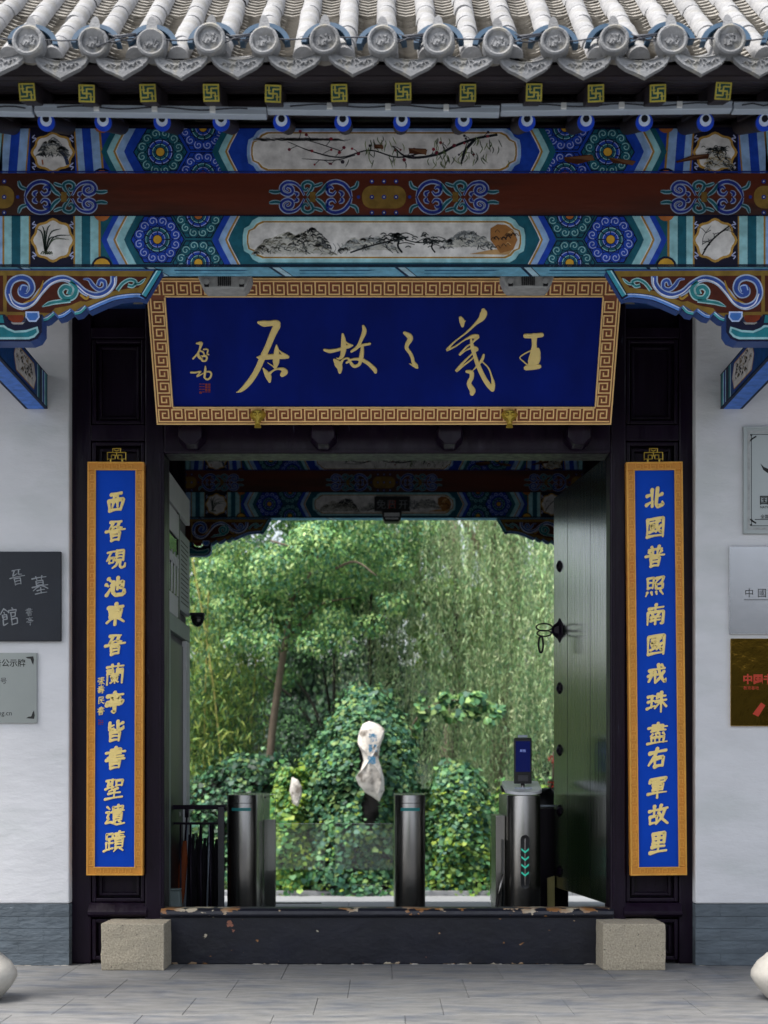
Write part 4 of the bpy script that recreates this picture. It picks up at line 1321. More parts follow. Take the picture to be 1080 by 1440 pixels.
# ================================================================ light bars under the eaves
segs = [(-60, 47, 154.5, 157), (50, 375, 156, 160.5), (376, 702, 153.5, 158), (704, 1028, 155.5, 152), (1030, 1140, 153, 153)]
labs = ['short grey metal light bar under eaves at far left end', 'grey metal light bar with black cable above plum blossom painting\'s left end',
        'grey metal light bar centred above white plum blossom painting', 'grey metal light bar above gold centred blue flowers right of centre', 'short grey metal light bar at right end of eaves']
labs[1] = 'long grey metal light bar with black cable, left of the central bar'
for (a, b, y0, y1), lb in zip(segs, labs):
    t_ = thing('light_bar', lb, 'light bar', at((a + b) / 2, (y0 + y1) / 2, 5.52), group='metal light bars hung under the eaves')
    o0 = t_.location.copy()
    p0, p1 = at(a, y0, 5.52) - o0, at(b, y1, 5.52) - o0
    MB().bar(p0, p1, .045, .027).build('housing', M['greymetal'], t_, bevel=.003)
    MB().bar(p0 + Vector((0, -.024, .012)), p1 + Vector((0, -.024, .012)), .004, .006).build('lip', M['greymetal'], t_)
    n = 4 if b - a > 200 else 1
    ps = []
    for k in range(n * 6 + 1):
        t = k / (n * 6)
        q = p0 + (p1 - p0) * (.1 + .82 * t)
        ps.append(q + Vector((0, -.028, .0035 + .005 * math.sin(t * 15 + a))))
    MB().tube(ps, .0028, 5).build('power_cable', M['cable'], t_, smooth=True)
    for k in range(1, n):
        q = p0 + (p1 - p0) * (k / n + .02)
        MB().box(q.x - .011, q.x + .011, q.y - .034, q.y - .022, q.z - .009, q.z + .014).build('clip', M['cream'], t_, bevel=.002)
        MB().tube([q + Vector((0, 0, .01)), q + Vector((0, .0, .05))], .0015, 4).build('hanger_wire', M['cable'], t_)

# ================================================================ name plaque
PB = Vector((0, -.2, Z(595.5, 7.2)))
PH, PT_ = .706, math.atan2(.34, .619)
plq = thing('name_plaque', 'large slanting blue plaque with flowing gold Chinese lettering and fretwork border above the doorway', 'plaque', PB, (PT_, 0, 0))
PMAT = Matrix.Translation(PB) @ Matrix.Rotation(PT_, 4, 'X')
PINV = PMAT.inverted()
camp = Vector((0, CAMY, EYE))
def onplane(px, py, inv):
    """where the sight line of a photo pixel meets the slanting board (local x, z)"""
    a = inv @ camp
    b = inv @ (camp + Vector(((px - 540) / FPX, 1, (1090 - py) / FPX)) * 5)
    t = -a.y / (b.y - a.y)
    p = a + (b - a) * t
    return p.x, p.z
HW = 1.146
BW = .088
MB().box(-HW + .004, HW - .004, .004, .045, .004, PH - .004).build('back_board', M['frame'], plq)
fr = MB()
fr.box(-HW, HW, -.012, .03, 0, BW); fr.box(-HW, HW, -.012, .03, PH - BW, PH)
fr.box(-HW, -HW + BW, -.012, .03, BW, PH - BW); fr.box(HW - BW, HW, -.012, .03, BW, PH - BW)
fro = fr.build('frame', M['frame'], plq)
MB().box(-HW + BW, HW - BW, -.006, .003, BW, PH - BW).build('panel', M['lacquer_shaded'], plq)
ft = MB()
def seg_boxes(mb, path, w_, y0, y1):
    for i in range(len(path) - 1):
        (a, b), (c, d) = path[i], path[i + 1]
        e0 = w_ / 2 if i == 0 else -w_ / 2
        if abs(a - c) > abs(b - d):
            s_ = 1 if c > a else -1
            x0, x1 = sorted((a - s_ * e0, c + s_ * w_ / 2))
            mb.box(x0, x1, y0, y1, b - w_ / 2, b + w_ / 2)
        else:
            s_ = 1 if d > b else -1
            z0, z1 = sorted((b - s_ * e0, d + s_ * w_ / 2))
            mb.box(a - w_ / 2, a + w_ / 2, y0, y1, z0, z1)
lw = .0065
def key_run(mb, fn, length, n):
    """fretwork along a strip: fn(s, t) with s along, t across 0..BW"""
    p = length / n
    m0, m1 = .014, BW - .014
    for k in range(n):
        s0 = k * p
        path = [(s0 + .0, m0), (s0 + .0, m1), (s0 + p * .74, m1), (s0 + p * .74, m0 + .018), (s0 + p * .28, m0 + .018), (s0 + p * .28, m1 - .018), (s0 + p * .50, m1 - .018)]
        pp = [fn(*q) for q in path]
        seg_boxes(mb, pp, lw, -.018, -.012)
        q0, q1 = fn(s0 + lw * .6, m0), fn(s0 + p - lw * .6, m0)
        seg_boxes(mb, [q0, q1], lw, -.0178, -.012)
key_run(ft, lambda s, t: (-HW + .012 + s, t), 2 * HW - .02, 34)
key_run(ft, lambda s, t: (-HW + .012 + s, PH - t), 2 * HW - .02, 34)
key_run(ft, lambda s, t: (-HW + t, BW + .004 + s), PH - 2 * BW - .008, 8)
key_run(ft, lambda s, t: (HW - t, BW + .004 + s), PH - 2 * BW - .008, 8)
ft.build('fretwork', M['fret'], fro)
bd = MB()
for (x0, x1, z0, z1) in ((-HW - .002, HW + .002, -.002, .005), (-HW - .002, HW + .002, PH - .005, PH + .002), (-HW - .002, -HW + .005, .005, PH - .005), (HW - .005, HW + .002, .005, PH - .005)):
    bd.box(x0, x1, -.019, .01, z0, z1)
x0, x1, z0, z1 = -HW + BW - .004, HW - BW + .004, BW - .004, PH - BW + .004
for q in ((x0, x1, z0 - .004, z0 + .004), (x0, x1, z1 - .004, z1 + .004), (x0 - .004, x0 + .004, z0 + .004, z1 - .004), (x1 - .004, x1 + .004, z0 + .004, z1 - .004)):
    bd.box(q[0], q[1], -.021, -.004, q[2], q[3])
bd.build('border_bead', M['fret'], fro, bevel=.002)
big = {
    'ju': ((320, 430, 10.29), [
        [(450, 235, 40), (520, 250, 88), (600, 250, 80), (690, 240, 80), (730, 250, 80)],
        [(735, 250, 70), (715, 290, 100), (660, 400, 92), (590, 570, 85), (520, 720, 85), (450, 880, 82), (380, 1010, 80), (290, 1130, 76), (200, 1215, 52), (130, 1246, 8)],
        [(425, 738, 14), (480, 742, 70), (560, 735, 75), (700, 728, 72), (800, 728, 72), (875, 735, 45)],
        [(710, 565, 22), (712, 630, 66), (708, 720, 84), (704, 810, 90), (695, 895, 34)],
        [(735, 625, 10), (790, 675, 30), (860, 718, 40)],
        [(580, 815, 6), (650, 862, 18), (700, 905, 30)],
        [(520, 900, 24), (560, 960, 66), (595, 1020, 84), (610, 1085, 44)],
        [(600, 985, 60), (635, 950, 34), (690, 917, 24), (750, 905, 34), (805, 915, 60), (828, 950, 92), (795, 990, 70)]]),
    'gu': ((450, 440, 7.2), [
        [(45, 370, 26), (100, 383, 40), (180, 370, 32), (240, 348, 32), (290, 336, 36), (330, 325, 16)],
        [(230, 210, 22), (238, 270, 46), (240, 350, 56), (225, 430, 42), (195, 458, 24), (168, 453, 8)],
        [(252, 275, 8), (280, 305, 18), (330, 325, 16)],
        [(145, 470, 26), (180, 510, 70), (200, 550, 56), (202, 595, 34)],
        [(205, 510, 40), (240, 465, 18), (285, 455, 22), (295, 480, 26), (270, 500, 22)],
        [(300, 475, 22), (322, 515, 32), (352, 536, 32), (395, 518, 32), (412, 480, 34)],
        [(305, 470, 20), (360, 462, 26), (425, 470, 36), (495, 512, 38), (552, 568, 44), (562, 595, 32)],
        [(438, 128, 26), (450, 180, 46), (420, 260, 36), (380, 340, 34), (320, 385, 26)],
        [(375, 350, 14), (430, 322, 26), (505, 307, 26)],
        [(430, 335, 28), (424, 410, 42), (412, 480, 44)]]),
    'zhi': ((450, 440, 7.2), [
        [(855, 198, 32), (900, 228, 56), (912, 262, 54), (885, 312, 42), (877, 352, 38), (912, 402, 36), (934, 450, 34), (944, 495, 36), (972, 535, 46), (984, 550, 24)],
        [(902, 508, 6), (945, 530, 22), (975, 540, 30)]]),
    'xi': ((620, 425, 6.75), [
        [(186, 145, 34), (200, 178, 50), (204, 220, 30)], [(205, 198, 22), (232, 172, 8)],
        [(402, 72, 40), (405, 100, 66), (385, 148, 56), (330, 200, 28), (240, 285, 17), (130, 370, 15), (62, 443, 26), (75, 444, 20), (140, 412, 15), (230, 350, 16), (300, 322, 38), (345, 322, 42), (325, 352, 22), (290, 388, 14), (240, 420, 16), (177, 492, 20)],
        [(180, 494, 18), (240, 450, 13), (310, 425, 26), (340, 442, 32), (320, 462, 22), (285, 495, 15), (220, 560, 22), (148, 642, 24), (165, 638, 18), (220, 592, 15), (300, 528, 14), (318, 492, 18)],
        [(286, 352, 22), (300, 430, 40), (320, 500, 36), (350, 590, 42), (400, 700, 44), (450, 780, 46), (486, 822, 42)],
        [(488, 826, 40), (495, 770, 36), (480, 700, 18), (450, 620, 14), (392, 560, 12)],
        [(405, 495, 22), (390, 540, 28), (352, 590, 20), (300, 645, 8)],
        [(245, 652, 28), (288, 662, 42), (290, 710, 40), (266, 768, 42), (298, 830, 56), (294, 862, 42)]]),
    'wang': ((620, 425, 6.75), [
        [(800, 316, 44), (870, 316, 44), (955, 306, 44)], [(885, 315, 58), (885, 400, 44), (885, 450, 66), (890, 520, 108), (862, 585, 90), (825, 615, 36)],
        [(920, 442, 30), (926, 480, 36), (912, 540, 50)], [(862, 450, 12), (800, 480, 13), (748, 520, 10), (780, 556, 13), (830, 600, 14)], [(805, 620, 44), (870, 610, 54), (930, 605, 44)]]),
    'sign': ((260, 460, 13.09), [
        [(220, 290, 34), (270, 290, 60), (308, 290, 56), (290, 350, 46), (270, 420, 36), (230, 490, 36), (155, 570, 34)],
        [(290, 430, 26), (338, 452, 30), (358, 500, 26), (330, 540, 24)], [(250, 480, 40), (262, 540, 48), (310, 580, 44), (330, 612, 36), (388, 608, 36), (405, 540, 34), (300, 520, 20)],
        [(352, 402, 30), (400, 396, 32), (428, 420, 30), (415, 480, 26), (445, 500, 20)], [(350, 520, 24), (400, 512, 24)],
        [(115, 825, 34), (200, 825, 36), (298, 806, 24), (262, 850, 26), (230, 896, 30), (290, 870, 24), (340, 840, 20)],
        [(380, 712, 24), (380, 780, 44), (370, 860, 44), (366, 915, 38)], [(400, 812, 26), (460, 812, 32), (492, 852, 32), (470, 920, 36), (420, 952, 36), (372, 930, 30)]])}
for nm, ((ox, oy, sc), sts) in big.items():
    mb = MB()
    for i, st in enumerate(sts):
        def fm(u, v, h):
            a, b = onplane(ox + u / sc, oy + v / sc, PINV)
            return (a, -.006 - h, b)
        brush(mb, [(a, b, w__ * 1.03) for a, b, w__ in st], hi=.007, z=.0002 + i * .0003, fm=fm, seg=5)
    mb.build('character', M['gold'], plq)
mb = MB()
rr_ = random.Random(3)
for i in range(16):
    x, y = 280.5 + (i % 4) * 4.1, 539 + (i // 4) * 3.7
    a, b = onplane(x, y, PINV); c, d = onplane(x + 3.3, y + rr_.choice([1.1, 2.9]), PINV)
    mb.box(a, c, -.0075, -.0055, min(b, d), max(b, d))
mb.build('seal', M['seal'], plq)
# gilt hooks that carry the plaque
for i, px in enumerate((362, 717)):
    h_ = thing('plaque_hook', ['gilt lion mask hook under the plaque, left of the centre', 'gilt lion mask hook under the plaque, right of the centre'][i], 'hook', (X(px, 7.12), -.255, Z(588, 7.13)), group='gilt hooks under the plaque')
    m_ = MB()
    prof = [(-.045, .022), (-.03, .042), (0, .048), (.03, .042), (.045, .022), (.034, 0), (.018, -.012), (.012, -.03), (.020, -.048), (-.020, -.048), (-.012, -.03), (-.018, -.012), (-.034, 0)]
    m_.prism(prof, lambda p: (p[0], 0, p[1]), lambda p: (p[0] * .6, -.03, p[1] * .7 + .004))
    m_.build('mask', M['goldy'], h_, bevel=.004)
    for sx in (-1, 1):
        MB().lathe([(.0, .009), (.008, .007), (.011, 0), (.010, -.004)], n=10, cap=False).build('eye', M['goldy'], h_, smooth=True, loc=(sx * .014, -.032, .018), rot=(PI / 2, 0, 0))
    MB().tube([(0, 0, -.02), (0, .03, -.03), (0, .075, -.01)], .008, 8).build('bracket', M['goldy'], h_, smooth=True)

# ================================================================ couplet boards
GLY = {
 '西': '22,12 78,8|42,14 36,42|58,12 60,40|12,42 22,88|12,42 90,38 78,86|40,45 34,72|60,44 62,70|22,86 78,84',
 '晉': '25,8 75,6|38,10 22,44 50,30|66,10 58,34 80,36|5,52 95,46|32,60 34,96|32,60 70,58 68,94|34,76 68,74|34,94 68,92',
 '硯': '8,16 42,12|26,14 6,54|18,42 20,68|18,42 40,40 38,64|20,66 38,64|52,10 52,58|52,10 84,8 84,58|52,26 84,24|52,40 84,38|52,56 84,54|60,60 54,78 36,92|72,58 70,84 80,92 94,86 94,72',
 '池': '16,12 26,22|8,38 18,46|10,88 30,60|34,46 86,30 82,58 72,56|62,8 60,66|42,30 42,78 54,92 84,92 94,86 92,68',
 '東': '16,20 84,16|50,2 50,98|26,32 28,64|26,32 76,30 72,62|28,48 72,46|28,62 72,60|46,64 10,90|54,64 92,88',
 '蘭': '10,16 90,12|34,4 36,24|64,2 62,24|14,32 14,98|14,32 40,30 40,50|14,41 40,40|14,50 40,49|60,30 86,28 86,96|60,30 60,50|60,40 86,39|60,49 86,48|32,60 68,58|50,52 50,94|38,66 62,66 60,78 38,78 38,66|46,80 32,90|54,80 66,88',
 '亭': '48,2 54,12|14,18 86,14|34,26 36,40 66,38 68,26 34,26|14,60 14,48 88,46 80,58|30,62 72,60|50,62 50,94 38,90',
 '皆': '22,8 24,46 40,38|24,28 42,22|62,4 62,40 76,44 88,40 88,30|84,14 62,26|48,48 40,58|28,58 30,96|28,58 72,56 70,96|30,76 70,75|30,94 70,93',
 '書': '26,12 72,9 70,32|6,24 94,20|26,34 76,31|16,46 86,42|50,0 50,58|8,58 94,54|28,66 30,98|28,66 72,64 70,97|30,80 70,79|30,96 70,95',
 '聖': '8,10 50,8|18,10 18,46|38,8 38,60|18,22 38,21|18,34 38,33|6,50 44,42|58,14 58,38|58,14 86,12 84,38|58,37 84,36|66,50 24,60|22,74 78,70|50,56 50,94|10,96 90,92',
 '遺': '12,10 22,20|6,36 22,34 14,56 22,68 8,82|8,84 30,84 60,96 96,92|40,12 42,26 84,24 84,10 40,12|62,2 62,34|32,34 92,32|44,42 46,78|44,42 80,40 80,76|46,54 80,53|46,65 80,64|46,76 80,75|52,80 42,88|70,80 82,86',
 '蹟': '8,10 10,34 38,32 38,8 8,10|24,34 24,84|24,56 40,54|10,50 10,84|2,90 42,80|50,10 92,8|70,0 70,28|54,19 88,18|46,30 96,28|54,38 54,78|54,38 86,36 86,76|54,51 86,50|54,63 86,62|54,76 86,75|62,80 48,94|76,80 92,94',
 '北': '34,10 38,88|8,36 36,34|6,78 38,66|62,6 60,78 70,90 94,84 92,72|88,34 62,46',
 '國': '12,12 14,94|12,12 88,8 88,96|28,28 66,26|30,42 32,56 48,55 48,41 30,42|26,72 52,66|56,20 60,52 78,76 80,66|76,44 54,72|66,16 74,22|14,92 88,90',
 '普': '32,4 38,14|66,2 58,14|20,18 80,15|38,18 40,44|60,17 58,44|20,28 28,38|80,26 70,38|6,48 94,44|30,58 32,96|30,58 70,56 68,95|32,76 68,75|32,94 68,93',
 '照': '12,10 14,60|12,10 40,8 38,58|14,33 38,32|14,57 38,56|52,12 88,8 82,32 72,32|68,12 48,36|54,42 56,62 84,60 86,40 54,42|14,76 6,94|34,76 36,90|56,75 60,89|76,73 90,92',
 '南': '18,20 84,15|50,2 48,36|14,38 14,94|14,38 86,34 86,90 76,92|36,46 42,56|64,44 56,56|30,62 70,60|28,76 72,74|50,60 50,94',
 '戒': '14,32 86,24|12,58 58,52|24,40 24,62 14,84|44,40 44,90|56,6 62,44 78,78 92,92 94,76|84,42 66,70 44,90|72,8 82,18',
 '珠': '8,22 42,18|10,46 40,42|26,20 26,72|4,78 44,64|56,12 48,32|54,24 90,20|46,46 96,40|72,4 72,96|70,48 44,78|74,48 96,72',
 '盡': '24,10 74,8 74,26|6,20 94,16|24,28 76,26|18,38 86,35|50,0 50,48|26,50 20,60|42,50 44,58|58,49 60,58|76,48 84,58|20,66 22,92|20,66 80,64 78,92|40,66 40,92|60,65 60,92|4,95 96,91',
 '右': '8,26 94,18|48,4 34,44 6,82|36,52 38,92|36,52 82,48 80,90|38,90 80,88',
 '軍': '12,24 14,10 88,6 82,22|26,24 78,20|28,34 30,62|28,34 74,32 72,60|30,47 72,46|30,60 72,59|6,76 94,70|50,16 50,98',
 '故': '8,32 50,26|30,6 30,54|12,58 14,90|12,58 46,54 44,86|14,88 44,86|64,6 50,42|60,26 94,20|82,26 70,60 42,92|56,40 72,70 96,92',
 '里': '20,8 22,52|20,8 80,5 78,52|22,30 78,28|22,51 78,50|50,6 50,92|16,70 84,67|6,94 94,90',
 '墓': '12,14 88,10|34,4 36,22|66,3 62,22|32,28 34,52 66,50 68,27 32,28|34,40 66,39|8,58 92,54|44,56 10,76|58,55 92,74|30,80 70,78|50,66 50,94|18,97 84,94',
 '館': '28,4 6,30|30,8 46,22|26,24 26,32|14,36 16,60 38,58 38,35 14,36|16,47 38,46|14,62 14,92 40,80|70,4 74,12|50,26 52,16 94,14 90,26|60,30 60,94|60,30 86,29 84,50 60,51|60,64 90,62 88,90 60,92',
 '張': '10,14 36,12 34,34 12,36 10,58 38,56 36,86 24,88|50,10 88,8|50,24 84,22|50,36 84,34|44,50 96,46|56,50 54,90 70,80|64,52 76,74 96,92',
 '壽': '20,12 80,9|50,0 50,30|26,24 74,21|8,36 94,31|22,46 78,44 74,56|12,60 90,56|20,70 40,69 38,86 20,86 20,70|50,70 92,67|74,60 74,94 62,90',
 '民': '22,12 78,10 76,34 22,36|22,12 22,92 44,78|22,58 88,52|48,36 62,72 90,94 92,78',
}
def glyph(mb, ch, x, z, w_, h_, fm, hi, sw=11.5, jit=1.6):
    for i, st in enumerate(strokes(GLY[ch], sw, jit)):
        brush(mb, st, hi=hi, z=.0002 + i * .00016, fm=lambda u, v, h: fm(x + (u - 50 + (50 - v) * .07) / 100 * w_, z + (50 - v + (u - 50) * .10) / 100 * h_, h), seg=3)
def couplet(px_top, px_bot, chars, ys, label, side):
    d = 7.33
    zt, zb = Z(650, d), Z(1231, d)
    xt, xb = X(px_top, d), X(px_bot, d)
    H = zt - zb
    W = .292
    t_ = thing('couplet_board', label, 'couplet board', (xb, -.07, zb), (0, math.atan2(xt - xb, H), 0), group='blue couplet boards beside the doorway')
    BWD = .044
    MB().box(-W / 2 + .004, W / 2 - .004, 0, .035, .004, H - .004).build('back_board', M['bframe'], t_)
    f = MB()
    for q in ((-W / 2, W / 2, 0, BWD), (-W / 2, W / 2, H - BWD, H), (-W / 2, -W / 2 + BWD, BWD, H - BWD), (W / 2 - BWD, W / 2, BWD, H - BWD)):
        f.box(q[0], q[1], -.014, .03, q[2], q[3])
    fo = f.build('frame', M['bframe'], t_, bevel=.003)
    f = MB()
    a, b = -W / 2, W / 2
    for (x0, x1, z0, z1) in ((a + BWD - .006, b - BWD + .006, BWD - .006, BWD), (a + BWD - .006, b - BWD + .006, H - BWD, H - BWD + .006), (a + BWD - .006, a + BWD, BWD, H - BWD), (b - BWD, b - BWD + .006, BWD, H - BWD),
                             (a + .002, b - .002, .002, .008), (a + .002, b - .002, H - .008, H - .002), (a + .002, a + .008, .008, H - .008), (b - .008, b - .002, .008, H - .008)):
        f.box(x0, x1, -.018, -.0135, z0, z1)
    # thin key pattern in the frame
    def kr(fn, length, n):
        p = length / n
        for k in range(n):
            s0 = k * p
            for (s, t, s2, t2) in ((0, .014, 0, .036), (.003, .036, p * .62, .036), (p * .62, .020, p * .62, .033), (.25 * p, .020, p * .58, .020), (.15 * p, .012, p * .9, .012)):
                (x0, z0), (x1, z1) = fn(s0 + s, t), fn(s0 + s2, t2)
                x0, x1 = sorted((x0, x1)); z0, z1 = sorted((z0, z1))
                f.box(x0 - .0015, x1 + .0015, -.0165, -.0138, z0 - .0015, z1 + .0015)
    kr(lambda s, t: (a + t - .002, .05 + s), H - .1, 44)
    kr(lambda s, t: (b - t + .002, .05 + s), H - .1, 44)
    kr(lambda s, t: (a + .05 + s, t - .002), W - .1, 5)
    kr(lambda s, t: (a + .05 + s, H - t + .002), W - .1, 5)
    f.build('fretwork', M['bfret'], fo)
    MB().box(-W / 2 + BWD, W / 2 - BWD, -.008, -.001, BWD, H - BWD).build('panel', M['blue'], t_)
    pit = FPX / d
    for ch, py in zip(chars, ys):
        zc = (1231 - py) / pit
        m_ = MB()
        glyph(m_, ch, rnd.uniform(-.002, .002), zc, .108 if ch not in '北里右西' else .096, .108, lambda u, v, h: (u, -.008 - h, v), .0045, sw=18 if len(GLY[ch]) < 110 else 14 if len(GLY[ch]) < 150 else 11.5)
        m_.build('character', M['gold'], t_)
    if side == 'L':
        xo = (142 - 162) / pit
        for ch, py in zip('張壽民書', (958, 970, 985, 1000)):
            m_ = MB()
            glyph(m_, ch, xo, (1231 - py) / pit, .040, .042, lambda u, v, h: (u, -.008 - h, v), .002, sw=11)
            m_.build('character', M['gold'], t_)
        m_ = MB()
        rr_ = random.Random(8)
        for i in range(9):
            x, z = xo - .013 + (i % 3) * .0095, (1231 - 1016) / pit - .012 + (i // 3) * .0095
            m_.box(x, x + rr_.uniform(.004, .008), -.0095, -.008, z, z + rr_.uniform(.003, .0075))
        m_.build('seal', M['seal'], t_)
    # little fretwork hanger on top
    h_ = MB()
    S_ = .0068
    for path in ([(-7, 0), (-7, 6), (-3, 6), (-3, 9), (3, 9), (3, 6), (7, 6), (7, 0)], [(-7, 1), (-4, 1), (-4, 4), (-1, 4), (-1, 1), (-4, 1)], [(7, 1), (4, 1), (4, 4), (1, 4), (1, 1), (4, 1)], [(-3, 6), (0, 6), (0, 3)], [(0, 6), (3, 6)], [(-2, 8), (0, 7), (2, 8)]):
        for p, q in zip(path, path[1:]):
            h_.tube([(p[0] * S_, 0, p[1] * S_), (q[0] * S_, 0, q[1] * S_)], .0028, 5)
    h_.build('fret_hanger', M['goldy'], t_, loc=(0, .01, H + .012))
    for sx in (-1, 1): MB().tube([(sx * .03, .01, H - .005), (sx * .03, .01, H + .016)], .005, 6).build('eyelet', M['goldy'], t_)
    return t_
couplet(163.5, 161.8, '西晉硯池東晉蘭亭皆書聖遺蹟', (707, 747, 787, 825, 864, 907, 948, 988, 1028, 1066, 1109, 1146, 1184),
        'tall blue couplet board left of the doorway, with an extra small gold signature', 'L')
couplet(919.5, 925.8, '北國普照南國戒珠盡右軍故里', (701, 742, 783, 825, 865, 907, 948, 988, 1032, 1066, 1108, 1146, 1185),
        'tall blue couplet board right of the doorway, one column of gold characters', 'R')
# ================================================================ lamps
def floodlight(px, py, d, label, wpx=74, grp='grey floodlights over the plaque'):
    t_ = thing('floodlight', label, 'floodlight', at(px, py, d), group=grp)
    w_ = wpx / FPX * d
    prof = [(-w_ / 2, 0), (w_ / 2, 0), (w_ / 2, -.025), (w_ * .43, -.06), (w_ * .36, -.078), (-w_ * .36, -.078), (-w_ * .43, -.06), (-w_ / 2, -.025)]
    MB().prism([(a, b + .04) for a, b in prof], lambda p: (p[0], -.045, p[1]), lambda p: (p[0], .07, p[1])).build('housing', M['lampbody'], t_, bevel=.006)
    for k in range(7):
        x = -.026 + k * .0088
        MB().box(x - .0022, x + .0022, -.052, -.046, -.03, .034).build('fin', M['black'], t_)
    for sx in (-1, 1):
        MB().tube([(sx * w_ * .33, -.045, -.012), (sx * w_ * .33, -.056, -.012)], .014, 10).build('boss', M['lampbody'], t_, smooth=True, angle=40)
        MB().bar((sx * w_ * .33, -.05, -.034), (sx * w_ * .33, -.05, .0), .02, .01, up=(0, 1, 0)).build('clamp', M['black'], t_)
    return t_
floodlight(317, 398, 6.36, 'dusty grey floodlight over the plaque, above the small gold signature')
floodlight(741, 397, 6.36, 'dusty grey floodlight over the plaque, above its first large character')
# lamp and small framed sign on the inner painted beam
t_ = thing('ceiling_lamp', 'dark box lamp with pale lens under the inner painted beam', 'lamp', at(551, 726, 11.98))
MB().prism([(-.085, .045), (.085, .045), (.075, -.03), (.06, -.055), (-.06, -.055), (-.075, -.03)], lambda p: (p[0], -.05, p[1]), lambda p: (p[0], .05, p[1])).build('housing', M['black'], t_, bevel=.006)
MB().box(-.065, .065, -.056, -.051, -.012, .02).build('lens', M['cream'], t_, bevel=.003)
MB().box(-.055, .055, -.056, -.051, -.034, -.02).build('lens', M['cream'], t_, bevel=.003)
t_ = thing('hanging_sign', 'small dark framed sign with pale characters and a red centre on the inner beam', 'sign', at(551.5, 709, 12.0))
MB().box(-.15, .15, -.012, .012, -.062, .062).build('board', M['black'], t_, bevel=.004)
m_ = MB(); text_mesh('免费', .085, lambda u, v: (u - .135, -.0135, v - .035), m_); m_.build('lettering', M['chalk'], t_)
m_ = MB(); text_mesh('开放', .085, lambda u, v: (u + .05, -.0135, v - .035), m_); m_.build('lettering', M['chalk'], t_)
m_ = MB(); text_mesh('日', .085, lambda u, v: (u - .042, -.0135, v - .035), m_); m_.build('lettering', M['redink'], t_)

# ================================================================ granite blocks
def granite(x0, x1, label):
    cx = (x0 + x1) / 2
    t_ = MB()
    w_ = (x1 - x0) / 2
    zt = Z(1299, 7.13)
    rr_ = random.Random(int(abs(cx) * 100))
    n = 6
    vs, fs = [], []
    t_.box(-w_, w_, 0, .30, 0, zt)
    o = t_.build('granite_block', M['stone'], None, loc=(cx, CAMY + 7.13, 0))
    import bmesh
    bm = bmesh.new(); bm.from_mesh(o.data)
    bmesh.ops.subdivide_edges(bm, edges=bm.edges, cuts=5, use_grid_fill=True)
    for v in bm.verts:
        v.co += Vector([rr_.uniform(-.0022, .0022) for _ in range(3)])
        if v.co.z < .03 and v.co.y < .01: v.co.y += rr_.uniform(0, .008)
    bm.to_mesh(o.data); bm.free()
    bv = o.modifiers.new('edge', 'BEVEL'); bv.width = .005; bv.segments = 2; bv.limit_method = 'ANGLE'; bv.angle_limit = R(50)
    tag(o, label, 'stone block', group='granite door blocks')
granite(X(142, 7.13), X(231, 7.13), 'pale granite block at the foot of the left couplet board')
granite(X(848, 7.13), X(936, 7.13), 'pale granite block at the foot of the right couplet board')

# ================================================================ wall plaques
YW = -.08
def plate(x0, x1, py0, py1, m, name, label, cat, th=.012, bevel=.002):
    d = 7.31
    a, b = X(x0, d), X(x1, d)
    zt, zb = Z(py0, d), Z(py1, d)
    t_ = thing(name, label, cat, ((a + b) / 2, YW, (zt + zb) / 2))
    w_, h_ = (b - a) / 2, (zt - zb) / 2
    MB().box(-w_, w_, -th, -.0005, -h_, h_).build('plate', m, t_, bevel=bevel)
    return t_, w_, h_, FPX / d
# dark slate, left wall
t_, w_, h_, k_ = plate(-72, 86.5, 776, 902, M['slate'], 'slate_plaque', 'dark slate plaque with large grey brush characters beside the doorway', 'wall plaque', .022, .004)
def pf(t_, th, k_, d=7.31):
    cx, cz = t_.location.x, t_.location.z
    return lambda px, py, h: ((px - 540) / k_ - cx, -th - h, EYE + (1090 - py) / k_ - cz)
f = pf(t_, .022, k_)
for ch, px, py, s_ in (('晉', 25, 812, 23), ('墓', 57, 823, 26), ('館', 14, 868, 26), ('書', 42, 861, 11), ('亭', 43, 874, 12), ('北', -30, 820, 26), ('東', -24, 868, 26)):
    m_ = MB()
    c, s = math.cos(R(8)), math.sin(R(8))
    for i, st in enumerate(strokes(GLY[ch], 6.5, 2)):
        brush(m_, st, hi=.0012, z=.0002 + i * .0001, fm=lambda u, v, h: f(px + ((u - 50) * c + (v - 50) * s) * s_ / 100, py + (-(u - 50) * s + (v - 50) * c) * s_ / 100, h), seg=3)
    m_.build('character', M['chalk'], t_)
# steel notice, left wall
t_, w_, h_, k_ = plate(-90, 52, 918, 1017, M['satin'], 'steel_notice', 'satin steel notice plate with black print and corner ornaments, below the slate plaque', 'wall plaque')
f = pf(t_, .012, k_)
def txt(t_, f, s, px, py, size, m, spacing=1.0, h=.0006, bold=0):
    m_ = MB()
    text_mesh(s, size, lambda u, v: f(px + u, py - v, h), m_, spacing=spacing, bold=bold)
    m_.build('lettering', m, t_)
txt(t_, f, '单位公告公示牌', -43, 936.5, 11.3, M['blackink'], bold=.15)
txt(t_, f, '砚池街21号', -38, 961, 9.6, M['blackink'])
txt(t_, f, 'www.shandong.cn', -53, 1006, 9.6, M['blackink'])
for sx, sy, px, py in ((1, 1, 47, 923), (1, -1, 48, 1011)):
    m_ = MB()
    pts = [(0, 0), (-11, 1), (-8, 3), (-4, 3.5), (-3, 6), (-2, 9), (0, 12), (1, 5)]
    m_.add([f(px + a, py + sy * b, .0006) for a, b in pts], [(0, 1, 2), (0, 2, 3), (0, 3, 4), (0, 4, 5), (0, 5, 6), (0, 6, 7)])
    m_.build('corner_ornament', M['blackink'], t_)
